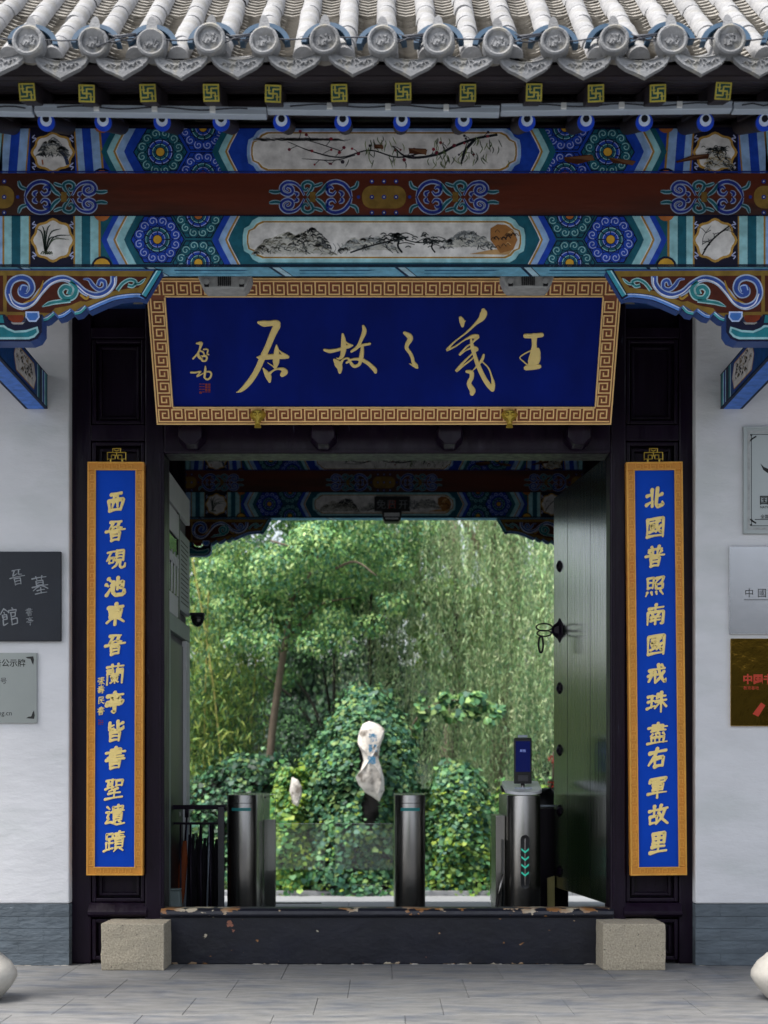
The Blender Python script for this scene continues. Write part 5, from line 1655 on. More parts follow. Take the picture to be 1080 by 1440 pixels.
# framed silver plaque, right wall
t_, w_, h_, k_ = plate(1045, 1190, 600, 751, M['satin'], 'silver_plaque', 'silver framed plaque with grey inner border and black print, topmost on the right wall', 'wall plaque', .014)
f = pf(t_, .014, k_)
def ringpx(t_, f, x0, x1, y0, y1, w__, m, h=.003, name='border'):
    m_ = MB()
    for a, b, c, d in ((x0, x1, y0, y0 + w__), (x0, x1, y1 - w__, y1), (x0, x0 + w__, y0 + w__, y1 - w__), (x1 - w__, x1, y0 + w__, y1 - w__)):
        p = [f(a, c, h), f(b, c, h), f(b, d, h), f(a, d, h)]
        q = [f(a, c, -.001), f(b, c, -.001), f(b, d, -.001), f(a, d, -.001)]
        m_.add(p + q, [(0, 1, 2, 3), (0, 4, 5, 1), (1, 5, 6, 2), (2, 6, 7, 3), (3, 7, 4, 0)])
    m_.build(name, m, t_)
ringpx(t_, f, 1045.3, 1189.5, 600.3, 750.5, 3, M['satin'])
ringpx(t_, f, 1051, 1184, 606, 745, 3.2, M['lampbody'], .0012)
ringpx(t_, f, 1056, 1179, 611, 740, .8, M['blackink'], .0009, 'thin_border')
txt(t_, f, '国家级景区', 1067.5, 708.5, 13.5, M['blackink'], bold=.35)
txt(t_, f, 'NATIONAL SCENIC', 1068.5, 715, 4.6, M['blackink'], bold=.1)
txt(t_, f, '全国旅游景区', 1069, 729, 6, M['blackink'], bold=.1)
m_ = MB()
m_.add([f(a, b, .0007) for a, b in ((1061, 730.2), (1170, 730.2), (1170, 731.2), (1061, 731.2))], [(0, 1, 2, 3)]); m_.build('rule', M['blackink'], t_)
m_ = MB()
sw = [(1069, 652), (1074, 657), (1081, 660), (1090, 655), (1092, 648), (1088, 661), (1080, 666), (1073, 661)]
m_.prism(sw, lambda p: f(p[0], p[1], .0007), lambda p: f(p[0], p[1], .0002)); m_.build('emblem', M['blackink'], t_)
for x, y, s1, s2 in ((1055, 611, 1, 1), (1055, 739, 1, -1)):
    m_ = MB()
    for p, q in (((0, 9), (3, 6)), ((3, 6), (8, 3)), ((0, 0), (2, 2))):
        a, b = (x + s1 * p[0], y + s2 * p[1]), (x + s1 * q[0], y + s2 * q[1])
        m_.tube([f(*a, .001), f(*b, .001)], .004, 5)
    m_.build('corner_ornament', M['blackink'], t_)
# polished steel plaque
t_, w_, h_, k_ = plate(1025.5, 1200, 768, 892, M['mirror'], 'steel_plaque', 'polished steel plaque with thin black characters, middle one on the right wall', 'wall plaque', .014)
f = pf(t_, .014, k_)
txt(t_, f, '中 國 書 法', 1046.5, 839, 13.5, M['blackink'], spacing=1.05)
m_ = MB(); m_.add([f(a, b, .0007) for a, b in ((1046, 843.2), (1190, 843.2), (1190, 844), (1046, 844))], [(0, 1, 2, 3)]); m_.build('rule', M['blackink'], t_)
# brass plaque
t_, w_, h_, k_ = plate(1027.5, 1200, 898, 1021, M['brass'], 'brass_plaque', 'shiny rippled brass plaque with red print, lowest one on the right wall', 'wall plaque', .014)
f = pf(t_, .014, k_)
txt(t_, f, '中国书法', 1044, 960.5, 14.5, M['redink'], bold=.5)
txt(t_, f, '教育基地', 1045, 969.5, 5.5, M['redink'])
m_ = MB(); m_.prism([(1058, 1004), (1066, 1008), (1076, 992), (1070, 988)], lambda p: f(p[0], p[1], .0009), lambda p: f(p[0], p[1], .0002)); m_.build('emblem', M['redink'], t_)

# ================================================================ booth inside the passage
bt = thing('guard_booth', 'grey side booth with barred window and pinned notice inside the doorway', 'booth', (-1.215, .6, FZ))
BX = 0.0
def by(px): return (303 / (540 - px + 0.0)) # unused
ya, yb_ = .62, 1.50      # world y of the two ends of the face (d 8.02 .. 8.90)
zt = 2.70 - FZ
def yl(px): return 1.215 * FPX / (540 - px) + CAMY - .6      # photo x on the face -> local y
F = MB()
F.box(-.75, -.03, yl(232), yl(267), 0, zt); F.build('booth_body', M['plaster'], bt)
top = 0
def zl(py, px): 
    d = 1.215 * FPX / (540 - px)
    return Z(py, d) - FZ
y0, y1 = yl(234), yl(267)
MB().box(-.028, .0, y0, y1, zl(725, 252) + .02, zt).build('fascia', M['cream'], bt, bevel=.004)
zw1, zw0 = zl(725, 252), zl(870, 252)
MB().box(-.028, .0, yl(250.5), yl(253), zw0, zw1 + .01).build('mullion', M['dark'], bt)
MB().box(-.03, -.005, y0, yl(250.5) - .001, zw0 + .05, zw1).build('window_pane', M['glassdark'], bt)
for k in range(4):
    yk = y0 + (yl(250.5) - y0) * (k + .5) / 4
    MB().tube([(.004, yk, zw0 + .12), (.004, yk, zw1 - .25)], .006, 6).build('window_bar', M['cream'], bt, smooth=True)
MB().box(.0, .006, y0, yl(250.5) - .01, zw1 - .32, zw1 - .27).build('window_rail', M['cream'], bt)
MB().box(.0, .006, y0, yl(250.5) - .01, zw1 - .15, zw1 - .01).build('name_strip', M['cream'], bt)
MB().box(-.028, .0, y0, yl(250.5) - .001, zw0, zw0 + .12).build('window_sill', M['cream'], bt, bevel=.003)
nb = MB().box(-.028, .001, yl(253) + .004, y1 - .02, zw0 + .06, zw1 - .08).build('notice_board', M['satin2'], bt, bevel=.002)
for k in range(26):
    z = zw1 - .14 - k * .028
    if z > zw0 + .1: MB().box(.0012, .0025, yl(253) + .04, y1 - rnd.uniform(.06, .16), z, z + .007).build('print_line', M['blackink'], nb)
MB().box(-.028, .0, y0, y1, zw0 - .10, zw0 - .002).build('rail', M['boothframe'], bt, bevel=.003)
MB().box(-.028, .0, y0, yl(240), 0, zw0 - .102).build('door_stile', M['boothframe'], bt, bevel=.003)
MB().box(-.028, .0, yl(262), y1, 0, zw0 - .102).build('door_stile', M['cream'], bt, bevel=.003)
MB().box(-.028, -.02, yl(240), yl(262), 0, zw0 - .14).build('opening_shade', M['black'], bt)  # black sheet stands in for the dark inside the opening
# dome camera
t_ = thing('dome_camera', 'small black dome camera on an arm beside the grey booth', 'camera', at(278, 866, 8.95))
MB().box(-.045, .045, -.03, .03, .0, .018).build('housing', M['black'], t_, bevel=.004)
MB().lathe([(.038, 0), (.040, -.02), (.036, -.04), (.026, -.058), (.012, -.068), (.001, -.070)], n=20).build('dome', M['glassdark'], t_, smooth=True)
MB().lathe([(.042, .002), (.044, -.02), (.041, -.024), (.039, -.006)], n=20).build('collar', M['black'], t_, smooth=True)
MB().bar((-.04, 0, .009), (-.115, .0, .009), .02, .014).build('arm', M['greymetal'], t_)

# ================================================================ turnstiles
def pod(px, d, ztop, r, label, slot=True, depth=.6):
    x = X(px, d)
    t_ = thing('turnstile', label, 'turnstile', (x, d + CAMY, FZ), group='stainless steel turnstile pods')
    h = ztop - FZ
    # capsule plan: rounded front, long body behind
    n = 14
    plan = [(-r * math.cos(PI * k / n), -r * math.sin(PI * k / n)) for k in range(n + 1)] + [(r, depth), (-r, depth)]
    MB().prism(plan, lambda p: (p[0], p[1], .0), lambda p: (p[0], p[1], h)).build('body', M['steel'], t_, bevel=.003, smooth=True)
    if slot:
        ang = [R(-38 + 76 * k / 8) for k in range(9)]
        m_ = MB()
        z = h - .085
        m_.add([(1.006 * r * math.sin(a), -1.006 * r * math.cos(a), zz_) for zz_ in (z - .009, z + .009) for a in ang], [(k, k + 1, 10 + k, 9 + k) for k in range(8)])
        m_.build('light_strip', M['teal'], t_)
        m_ = MB()
        z = h - .048
        m_.add([(1.004 * r * math.sin(a), -1.004 * r * math.cos(a), zz_) for zz_ in (z - .0015, z + .0015) for a in ang], [(k, k + 1, 10 + k, 9 + k) for k in range(8)])
        m_.build('seam', M['black'], t_)
    return t_, h
A1, h1 = pod(341, 8.5, .862, .091, 'plain stainless turnstile pod nearest the black railing', depth=.9)
A2, h2 = pod(576.5, 8.5, .862, .091, 'stainless turnstile pod standing alone in the middle of the doorway', depth=.9)
A3, h3 = pod(736, 8.35, .862, .100, 'stainless turnstile pod with slanted top whitened for its reflection and green arrows', slot=False, depth=.55)
# slanted top plate with socket
tp = MB()
n = 16
plan = [(-.108 * math.cos(PI * k / n), -.105 * math.sin(PI * k / n)) for k in range(n + 1)] + [(.108, .22), (-.108, .22)]
tp.prism(plan, lambda p: (p[0], p[1], h3 + .001 + max(0, (p[1] + .105)) * .16), lambda p: (p[0], p[1], h3 + .018 + max(0, (p[1] + .105)) * .20))
tp.build('top_plate', M['plate_sheen'], A3, bevel=.003)
MB().box(-.05, .05, .0, .1, h3 + .018, h3 + .046).build('socket', M['greymetal'], A3, bevel=.003)
m_ = MB()
pl = [(.026 * math.cos(t), .13 + .026 * math.sin(t)) for t in np.linspace(0, PI, 9)] + [(.026 * math.cos(t), -.13 + .026 * math.sin(t)) for t in np.linspace(PI, 2 * PI, 9)]
zc = Z(1212, 8.25) - FZ
m_.prism(pl, lambda p: (p[0], -math.sqrt(max(0, .1 ** 2 - p[0] ** 2)) - .003, zc + p[1]), lambda p: (p[0], -math.sqrt(max(0, .1 ** 2 - p[0] ** 2)) + .004, zc + p[1]))
pn = m_.build('arrow_panel', M['black'], A3)
for k in range(4):
    z = zc + .068 - k * .045
    m_ = MB()
    cv = lambda x, z_: (x, -math.sqrt(.1 ** 2 - x * x) - .0045, z_)
    m_.add([cv(-.022, z + .012), cv(-.022, z), cv(0, z - .018), cv(.022, z), cv(.022, z + .012), cv(0, z - .006)], [(0, 1, 2, 5), (5, 2, 3, 4)])
    m_.build('arrow', M['teal2'], pn)
# side screens and swing panels
def pane(px0, px1, py0, py1, d, parent, m=None, th=.008, frame=True):
    a, b = X(px0, d), X(px1, d)
    z0, z1 = Z(py1, d), Z(py0, d)
    o = MB().box(a - parent.location.x, b - parent.location.x, d + CAMY - parent.location.y, d + CAMY - parent.location.y + th, z0 - FZ, z1 - FZ).build('swing_panel', m or M['glass'], parent, bevel=.002)
    return o
pane(378, 457, 1158, 1245, 8.9, A1)
pane(471, 553, 1158, 1245, 8.9, A2)
MB().bar((.09, .39, .30), (.455, .39, .30), .012, .006).build('panel_rail', M['steel'], A1)
# glass side screen of the first pod
MB().box(.093, .170, .36, .37, 0, h1).build('side_screen', M['glass'], A1, bevel=.002)
MB().box(.096, .166, .38, .46, .05, h1 - .16).build('inner_housing', M['steel'], A1, bevel=.003)
for z in (h1 - .02, .06):
    for x in (.105, .155): MB().tube([(x, .352, z), (x, .36, z)], .006, 8).build('bolt', M['black'], A1)
# opened swing panel of the third pod, edge towards the street
m_ = MB(); m_.prism([(-.115, .0, ), (-.125, .0), (-.165, .42), (-.155, .42)], lambda p: (p[0], p[1], .33), lambda p: (p[0], p[1], .72)); m_.build('swing_panel', M['glassdark'], A3)
MB().box(-.16, -.104, .03, .40, 0, h3 - .12).build('rear_housing', M['steel'], A3, bevel=.004)
m_ = MB(); m_.tube([(-.165, -.02, .30), (-.125, -.04, .52)], .008, 8); m_.build('handle', M['steel'], A3, smooth=True)
# face recognition terminal on its stalk
fx = thing('face_terminal', 'black upright screen terminal on a short stalk above the right turnstile', 'screen terminal', at(735, 1120, 8.38))
MB().tube([(0, 0, -.015), (0, 0, .09)], .012, 12).build('stalk', M['steel'], fx, smooth=True)
MB().box(-.052, .052, -.02, .012, .075, .345).build('casing', M['black'], fx, bevel=.006)
MB().box(-.043, .043, -.0225, -.0202, .145, .325).build('screen', M['screen'], fx)
MB().box(-.028, .028, -.01, .012, .346, .362).build('camera_hood', M['greymetal'], fx, bevel=.003)
MB().box(-.03, .03, -.024, -.0202, .09, .125).build('card_reader', M['greymetal2'], fx, bevel=.003)
m_ = MB(); text_mesh('刷脸', .018, lambda u, v: (u - .018, -.0229, v + .262), m_); m_.build('lettering', M['bluelight'], fx)

# ================================================================ railing, umbrella, bits inside
rl = thing('railing', 'low black metal railing with twin rails left of the first turnstile', 'railing', (X(278, 8.35), .95, FZ))
def rp(px, py, d=8.35):
    p = at(px, py, d); return (p.x - rl.location.x, p.y - rl.location.y, p.z - FZ)
def bar2(name, p, q, w_, m, par=rl):
    MB().bar(p, q, w_, w_).build(name, m, par, bevel=.003)
bar2('top_rail', rp(228, 1135), rp(317, 1135), .026, M['dark'])
bar2('lower_rail', rp(228, 1158), rp(317, 1158), .014, M['dark'])
a = rp(311, 1135); MB().box(a[0] - .018, a[0] + .018, a[1] - .018, a[1] + .018, 0, a[2]).build('post', M['greymetal2'], rl, bevel=.003)
for px in (240, 254, 268, 282, 296):
    a = rp(px, 1158); MB().tube([(a[0], a[1], 0), a], .006, 6).build('baluster', M['dark'], rl, smooth=True)
um = thing('folded_umbrella', 'rust orange folded umbrella leaning behind the black railing', 'umbrella', at(252, 1290, 8.55))
MB().tube([(-.01, 0, 0), (.005, 0, .15), (.025, 0, .34), (.035, 0, .46)], [.020, .030, .026, .012], 10).build('canopy', M['orange'], um, smooth=True)
MB().tube([(.035, 0, .44), (.045, 0, .60)], .006, 8).build('shaft', M['dark'], um, smooth=True)
MB().tube([(.045, 0, .60), (.046, 0, .66)], .012, 8).build('handle', M['dark'], um, smooth=True)
gd = thing('wall_dial', 'small round grey dial under the railing top', 'dial', at(248, 1145, 8.6))
MB().lathe([(.001, .010), (.020, .008), (.026, 0), (.024, -.012)], n=18).build('dial_face', M['cream'], gd, smooth=True, rot=(PI / 2, 0, 0))
bg_ = thing('grey_box', 'dull grey tapered box on the floor behind the left jamb', 'box', at(244, 1290, 8.2))
MB().prism([(-.05, -.05), (.05, -.05), (.05, .05), (-.05, .05)], lambda p: (p[0], p[1], 0), lambda p: (p[0] * .8, p[1] * .8, .155)).build('case', M['boothframe'], bg_, bevel=.006)
MB().box(-.042, .042, -.042, .042, .156, .166).build('lid', M['boothframe'], bg_, bevel=.004)
# folded cart with dark cloth behind the railing
ct = thing('folded_cart', 'folded black trolley with draped dark cloth behind the railing', 'trolley', at(287, 1290, 8.75))
m_ = MB()
for k in range(9):
    x = -.10 + k * .024
    m_.tube([(x + rnd.uniform(-.006, .006), rnd.uniform(-.02, .02), .02), (x, rnd.uniform(-.02, .02), .30), (x + .01, 0, .52 + rnd.uniform(-.04, .05))], [.018, .02, .008], 7)
m_.build('cloth', M['darkcloth'], ct, smooth=True)
for x in (-.115, .02, .09):
    MB().tube([(x, -.04, -.03), (x + .02, -.04, .58)], .006, 6).build('frame_tube', M['greymetal'], ct, smooth=True)
for x in (-.09, .08): MB().tube([(x, -.05, 0), (x, -.02, 0)], .035, 14).build('wheel', M['black'], ct, smooth=True, angle=40)
# right side bits between the turnstile and the door leaf
rr2 = thing('side_railing', 'dark side railing between the right turnstile and the open door leaf', 'railing', at(772, 1290, 8.8))
rr2.location.z = FZ
MB().box(-.06, .12, -.01, .01, Z(1132, 8.8) - FZ - .012, Z(1132, 8.8) - FZ).build('top_rail', M['greymetal'], rr2, bevel=.002)
MB().box(-.055, .12, .0, .02, .05, Z(1134, 8.8) - FZ - .012).build('infill_panel', M['dark'], rr2)
MB().box(-.075, -.058, -.012, .012, 0, Z(1132, 8.8) - FZ).build('post', M['greymetal2'], rr2, bevel=.002)
yp = thing('wooden_plank', 'pale yellow upright plank leaning beside the open door leaf', 'plank', at(775, 1290, 8.6))
yp.location.z = FZ
MB().prism([(-.022, 0), (.022, 0), (.022, .36), (-.022, .345)], lambda p: (p[0], 0, p[1] + .13), lambda p: (p[0], .03, p[1] + .13)).build('board', M['yellow'], yp, bevel=.002)
MB().box(-.024, .024, -.003, .033, .0, .13).build('foot', M['cream'], yp, bevel=.002)
# covered motor scooter shape: dark handlebar seen above the turnstile
sc_ = thing('parked_scooter', 'black scooter handlebar and mirror behind the right turnstile', 'scooter', at(745, 1290, 10.2))
sc_.location.z = FZ
zz = Z(1112, 10.2) - FZ
MB().tube([(-.20, 0, zz), (-.14, .02, zz + .02), (-.05, .04, zz - .015), (.08, .04, zz - .015), (.16, .02, zz + .01)], .014, 8).build('handlebar', M['black'], sc_, smooth=True)
MB().lathe([(.001, .03), (.05, .02), (.06, 0), (.04, -.02), (.001, -.03)], n=14).build('mirror', M['black'], sc_, smooth=True, loc=(-.16, 0, zz + .01), rot=(0, R(20), 0))
m_ = MB(); m_.lathe([(.02, .0), (.14, .06), (.15, .3), (.11, .55), (.14, .75), (.12, .92), (.05, 1.0), (.001, 1.01)], n=14); m_.build('front_shield', M['black'], sc_, smooth=True, loc=(.12, .1, 0))
MB().tube([(.1, .05, .06), (.1, .11, .06)], .13, 18).build('wheel', M['black'], sc_, smooth=True, angle=40)
MB().tube([(.12, .15, .3), (.14, .7, .42), (.14, .95, .5)], [.07, .13, .08], 10).build('seat', M['black'], sc_, smooth=True)
MB().tube([(.1, .96, .12), (.1, 1.02, .12)], .13, 18).build('wheel', M['black'], sc_, smooth=True, angle=40)

# ================================================================ garden
nr = np.random.default_rng(5)
PAL = {
 'ivy': ['3f6a48', '4f7d50', '2f5640', '5f8a58', '74904f', '35604a'],
 'ivyy': ['8a9a44', '9ca040', '6f9050', '557c48', '7f9048', '4a7448'],
 'tree': ['4f7a45', '5f8a4a', '3f6a48', '7a9a55', '436f50', '86a060'],
 'willow': ['7f9a66', '91a878', '6a8a5a', '9cae7c', '5a7c58', 'a8b184'],
 'bamboo': ['7f9440', '93a044', '5f7f3c', 'a8a84c', '476a38', '3a5c38'],
 'dark': ['34523a', '2b4634', '3f5f40', '294232'],
}
GAIN = {'ivy': (1.25, 1.2, 1.35), 'ivyy': (.85, 1.1, 1.0), 'tree': (1.55, 1.45, 1.6), 'willow': (1.6, 1.58, 1.75), 'bamboo': (.85, 1.0, 1.25), 'dark': (.8, .8, .85)}
PAL = {k: [tuple(c * q for c, q in zip(lin(h), GAIN[k])) for h in v] for k, v in PAL.items()}
def leaves(pos, nrm, size, pal, name, m, parent=None, aspect=1.7, jitter=.6, shade=None, seed=1, kind=True, shape='leaf'):
    """one mesh of many small leaves: pos (n,3), nrm (n,3) facing, size (n,)"""
    rg = np.random.default_rng(seed)
    n = len(pos)
    nn = nrm + rg.normal(0, jitter, (n, 3))
    nn /= np.linalg.norm(nn, axis=1, keepdims=True) + 1e-9
    up = np.tile([0, 0, -1.0], (n, 1)) + rg.normal(0, .45, (n, 3))
    t = up - nn * np.sum(up * nn, axis=1, keepdims=True)
    t /= np.linalg.norm(t, axis=1, keepdims=True) + 1e-9
    s = np.cross(nn, t)
    L = size[:, None]
    W = L / aspect
    if shape == 'leaf':       # folded kite, four triangles' worth in two quads
        v = np.stack([pos - t * L * .5, pos - t * L * .1 + s * W * .5 - nn * W * .12, pos + t * L * .55, pos - t * L * .1 - s * W * .5 - nn * W * .12], axis=1)
        nv = 4; faces = [(0, 1, 2), (0, 2, 3)]
    else:                     # lobed leaf
        v = np.stack([pos - t * L * .35, pos - t * L * .45 + s * W * .45, pos + t * L * .02 + s * W * .62, pos + t * L * .6, pos + t * L * .02 - s * W * .62, pos - t * L * .45 - s * W * .45], axis=1)
        nv = 6; faces = [(0, 1, 2), (0, 2, 3), (0, 3, 4), (0, 4, 5)]
    verts = v.reshape(-1, 3)
    me = bpy.data.meshes.new(name)
    nf = len(faces)
    me.vertices.add(n * nv)
    me.vertices.foreach_set('co', verts.astype(np.float32).ravel())
    idx = (np.arange(n)[:, None, None] * nv + np.array(faces)[None]).reshape(-1)
    me.loops.add(n * nf * 3)
    me.loops.foreach_set('vertex_index', idx.astype(np.int32))
    me.polygons.add(n * nf)
    me.polygons.foreach_set('loop_start', (np.arange(n * nf) * 3).astype(np.int32))
    me.update(calc_edges=True)
    pa = np.array(pal)
    c = pa[rg.integers(0, len(pa), n)] * rg.uniform(.75, 1.25, (n, 1))
    if shade is not None: c = c * shade[:, None]
    col = np.ones((n, nf * 3, 4), dtype=np.float32)
    col[:, :, :3] = c[:, None, :]
    ca = me.color_attributes.new('Col', 'FLOAT_COLOR', 'CORNER')
    ca.data.foreach_set('color', col.ravel())
    me.materials.append(m)
    o = link(name, me, parent)
    if kind: o['kind'] = 'stuff'
    return o
def blob_pts(centers, n, seed, shell=.55):
    """points in a union of ellipsoid clumps; returns positions and outward normals"""
    rg = np.random.default_rng(seed)
    cs = np.array([c[:3] for c in centers]); rs = np.array([c[3:6] for c in centers])
    wts = rs.prod(axis=1) ** .67
    k = rg.choice(len(cs), n, p=wts / wts.sum())
    d = rg.normal(0, 1, (n, 3)); d /= np.linalg.norm(d, axis=1, keepdims=True)
    rad = (shell + (1 - shell) * rg.random(n) ** .6)[:, None] * rg.uniform(.85, 1.1, (n, 1))
    return cs[k] + d * rs[k] * rad, d
def trunk(parent, pts, r, name='trunk', m=None):
    return MB().tube([tuple(p) for p in catmull(pts, 4)], list(np.linspace(r[0], r[1], (len(pts) - 1) * 4 + 1)), 8).build(name, m or M['bark'], parent, smooth=True)

def clumps(cx, cy, cz, rx, ry, rz_, n, seed, cr=.28):
    rg = np.random.default_rng(seed)
    out = []
    while len(out) < n:
        p = rg.uniform(-1, 1, 3)
        if np.linalg.norm(p) > 1: continue
        q = rg.uniform(.7, 1.3) * cr
        out.append((cx + p[0] * rx, cy + p[1] * ry, cz + p[2] * rz_, q * rx, q * rx, q * rx * .75))
    return out
# broad-leaved tree with the slanting pale trunk
D = 17.2
tr = thing('broadleaf_tree', 'broad leafy tree with slim pale slanting trunk left of the carved rock', 'tree', at(376, 1200, D))
tr.location.z = CZ
b0 = Vector(tr.location)
def L_(px, py, d=D): return at(px, py, d) - b0
trunk(tr, [L_(372, 1240), L_(380, 1060), L_(392, 960), L_(402, 900), L_(412, 830)], (.052, .034))
for e in ([L_(402, 900), L_(430, 870, D + .2), L_(470, 830, D + .4)], [L_(398, 930), L_(386, 890), L_(380, 850)], [L_(408, 850), L_(440, 800), L_(460, 740)], [L_(412, 830), L_(390, 790), L_(350, 770)],
          [L_(420, 880), L_(450, 850), L_(500, 840)], [L_(470, 800, D - .8), L_(500, 790, D - .9), L_(530, 810, D - 1)], [L_(430, 775, D - .9), L_(380, 760, D - .9)]):
    trunk(tr, e, (.018, .007), 'branch')
cl = clumps(-.0, 0, 0, 1.30, 1.2, 1.35, 46, 3)
c0 = L_(425, 770)
cl = [(a + c0.x, b + c0.y, c + c0.z, d, e, f_) for a, b, c, d, e, f_ in cl] + [tuple(L_(px, py, D - .6)) + (.22, .25, .16) for px, py in ((320, 850), (340, 900), (370, 905), (300, 800), (440, 905), (480, 900), (520, 880), (550, 850), (560, 800))]
p, d = blob_pts(cl, 34000, 4)
leaves(p, d + np.array([0, -.3, .5]), np.full(len(p), .054) * nr.uniform(.7, 1.3, len(p)), PAL['tree'], 'crown', M['leafshiny'], tr, seed=2)
# second leafy tree behind, upper middle
def simple_tree(name, label, px, d, py_top, py_bot, wpx, pal, n, seed, leaf=.058, base_px=None, lean=0, nc=36, group='trees in the inner garden', cr=.3, cat='tree'):
    t_ = thing(name, label, cat, at(px, 1200, d), group=group)
    t_.location.z = CZ
    b = Vector(t_.location)
    cz = (Z(py_top, d) + Z(py_bot, d)) / 2 - CZ
    hz = (Z(py_top, d) - Z(py_bot, d)) / 2
    rx = wpx / 2 / FPX * d
    trunk(t_, [(lean, 0, 0), (lean * .5, 0, cz * .5), (0, 0, cz), (0, 0, cz + hz * .6)], (.035, .02), m=M['barkdark'])
    for k in range(5):
        a = k * 1.3 + seed
        trunk(t_, [(0, 0, cz - hz * .6), (math.cos(a) * rx * .4, math.sin(a) * rx * .4, cz), (math.cos(a) * rx * .8, math.sin(a) * rx * .8, cz + hz * .3)], (.03, .012), 'branch', M['barkdark'])
    cl = clumps(0, 0, cz, rx * .9, rx * .9, hz * .9, nc, seed, cr)
    p, dd = blob_pts(cl, n * 2, seed + 1)
    leaves(p, dd + np.array([0, -.2, .5]), leaf * nr.uniform(.7, 1.3, len(p)), pal, 'crown', M['leaf'], t_, seed=seed)
    return t_
simple_tree('garden_tree', 'rounded green tree behind the carved rock in upper middle', 520, 19.5, 640, 960, 300, PAL['tree'], 13000, 21)
simple_tree('garden_tree', 'yellowish green tree among willow strands under the inner lamp', 640, 19, 770, 960, 150, PAL['ivyy'][:4] + PAL['willow'][:2], 5000, 31, nc=18)
simple_tree('garden_tree', 'dark leafy tree low behind the carved rock', 470, 21, 850, 1130, 260, PAL['dark'] + PAL['tree'][:1], 9000, 41)
simple_tree('garden_tree', 'deep green bushy tree behind the bamboo', 300, 21.5, 700, 1100, 240, PAL['tree'], 9000, 51)
simple_tree('garden_tree', 'dense tree rising behind the willow at the open door leaf', 760, 24, 820, 1180, 300, PAL['dark'] + PAL['tree'], 9000, 61)
# willow
def willow(label, px, d, x0, x1, n, seed, ztop=6.6, zlo=(.2, 3.2), trunk_lean=.3):
    t_ = thing('weeping_willow', label, 'tree', at(px, 1200, d), group='weeping willows in the inner garden')
    t_.location.z = CZ
    b = Vector(t_.location)
    trunk(t_, [(0, 0, 0), (trunk_lean * .4, 0, 1.6), (trunk_lean, 0, 3.2), (trunk_lean * .6, 0, 5.4)], (.16, .07))
    rg = np.random.default_rng(seed)
    for k in range(9):
        e = rg.uniform(-1, 1)
        trunk(t_, [(trunk_lean * .8, 0, 3.4 + k * .15), (e * 1.0, rg.uniform(-.5, .5), 5.2 + rg.uniform(0, .8)), (e * 1.9, rg.uniform(-1, .8), 5.0 + rg.uniform(-.6, .6))], (.05, .012), 'branch')
    P, Nn, St = [], [], MB()
    xa, xb = X(x0, d) - b.x, X(x1, d) - b.x
    nb = 26
    bx_, by_ = rg.uniform(xa, xb, nb), rg.uniform(-1.5, 1.5, nb)
    bz_, bt_, bs_ = rg.uniform(*zlo, nb), rg.uniform(ztop * .5, ztop, nb), rg.uniform(.5, 1.5, nb)
    SH = []
    bd_ = rg.uniform(-1, 1, nb)
    for k in range(n):
        q = int(rg.integers(nb))
        x, y = bx_[q] + rg.normal(0, .10), by_[q] + rg.normal(0, .2)
        z1 = min(ztop, bt_[q] + rg.normal(0, .4))
        z0 = max(.1, bz_[q] + rg.normal(0, .35))
        if z1 - z0 < .5: continue
        m_ = int((z1 - z0) / .045)
        t = np.linspace(0, 1, m_)
        sway = rg.uniform(-.25, .25)
        xx = x + (x - bx_[q]) * 2.2 * (1 - np.exp(-5 * t)) + bd_[q] * .45 * (1 - np.exp(-6 * t)) + sway * t ** 1.5 + .03 * np.sin(t * 9 + k)
        yy_ = y + rg.uniform(-.15, .15) * t
        z = z1 + (z0 - z1) * t + .28 * np.sin(np.minimum(t * 9, PI)) - .1
        P.append(np.stack([xx, yy_, z], 1) + rg.normal(0, .018, (m_, 3)))
        a = rg.uniform(0, 2 * PI, m_)
        Nn.append(np.stack([np.cos(a), np.sin(a), .3 * np.ones(m_)], 1))
        SH.append(np.full(m_, bs_[q]))
        if k % 3 == 0: St.tube([(xx[i], yy_[i], z[i]) for i in range(0, m_, max(1, m_ // 6))], .0035, 3, False)
    P, Nn = np.concatenate(P), np.concatenate(Nn)
    St.build('hanging_twigs', M['twig'], t_, recalc=False)['kind'] = 'stuff'
    leaves(P, Nn, nr.uniform(.05, .10, len(P)), PAL['willow'], 'foliage', M['leaf'], t_, aspect=5, jitter=.35, seed=seed, shade=np.concatenate(SH))
willow('tall weeping willow filling the doorway\'s upper right with pale strands', 690, 18.6, 560, 800, 760, 71, zlo=(.5, 3.6))
willow('farther weeping willow, paler, its strands hanging behind the nearer one', 620, 22.5, 480, 860, 420, 72, 7.4, (1.5, 4.2))
# bamboo
bb = thing('bamboo_clump', 'yellow green bamboo clump beside the grey booth', 'bamboo', at(300, 1200, 17.6))
bb.location.z = CZ
rg = np.random.default_rng(81)
P, Nn = [], []
for k in range(30):
    x, y = rg.uniform(-.55, .5), rg.uniform(-.5, .6)
    h = rg.uniform(2.4, 4.6); ln = rg.uniform(-.5, .5)
    pts = [(x + ln * (t ** 2), y, h * t) for t in (0, .25, .5, .75, 1)]
    if k % 5 == 0: MB().tube([tuple(q) for q in catmull(pts, 2)], .011, 6).build('cane', M['bambooc'], bb, smooth=True)
    m_ = 420
    t = rg.uniform(.12, 1, m_)
    c = np.stack([x + ln * t ** 2, np.full(m_, y), h * t], 1)
    clus = rg.normal(0, .16, (m_, 3)); clus[:, 2] -= .05
    P.append(c + clus); Nn.append(rg.normal(0, 1, (m_, 3)) + np.array([0, -.5, .8]))
P, Nn = np.concatenate(P), np.concatenate(Nn)
leaves(P, Nn, rg.uniform(.08, .15, len(P)), PAL['bamboo'], 'foliage', M['leaf'], bb, aspect=5.5, jitter=.3, seed=82)

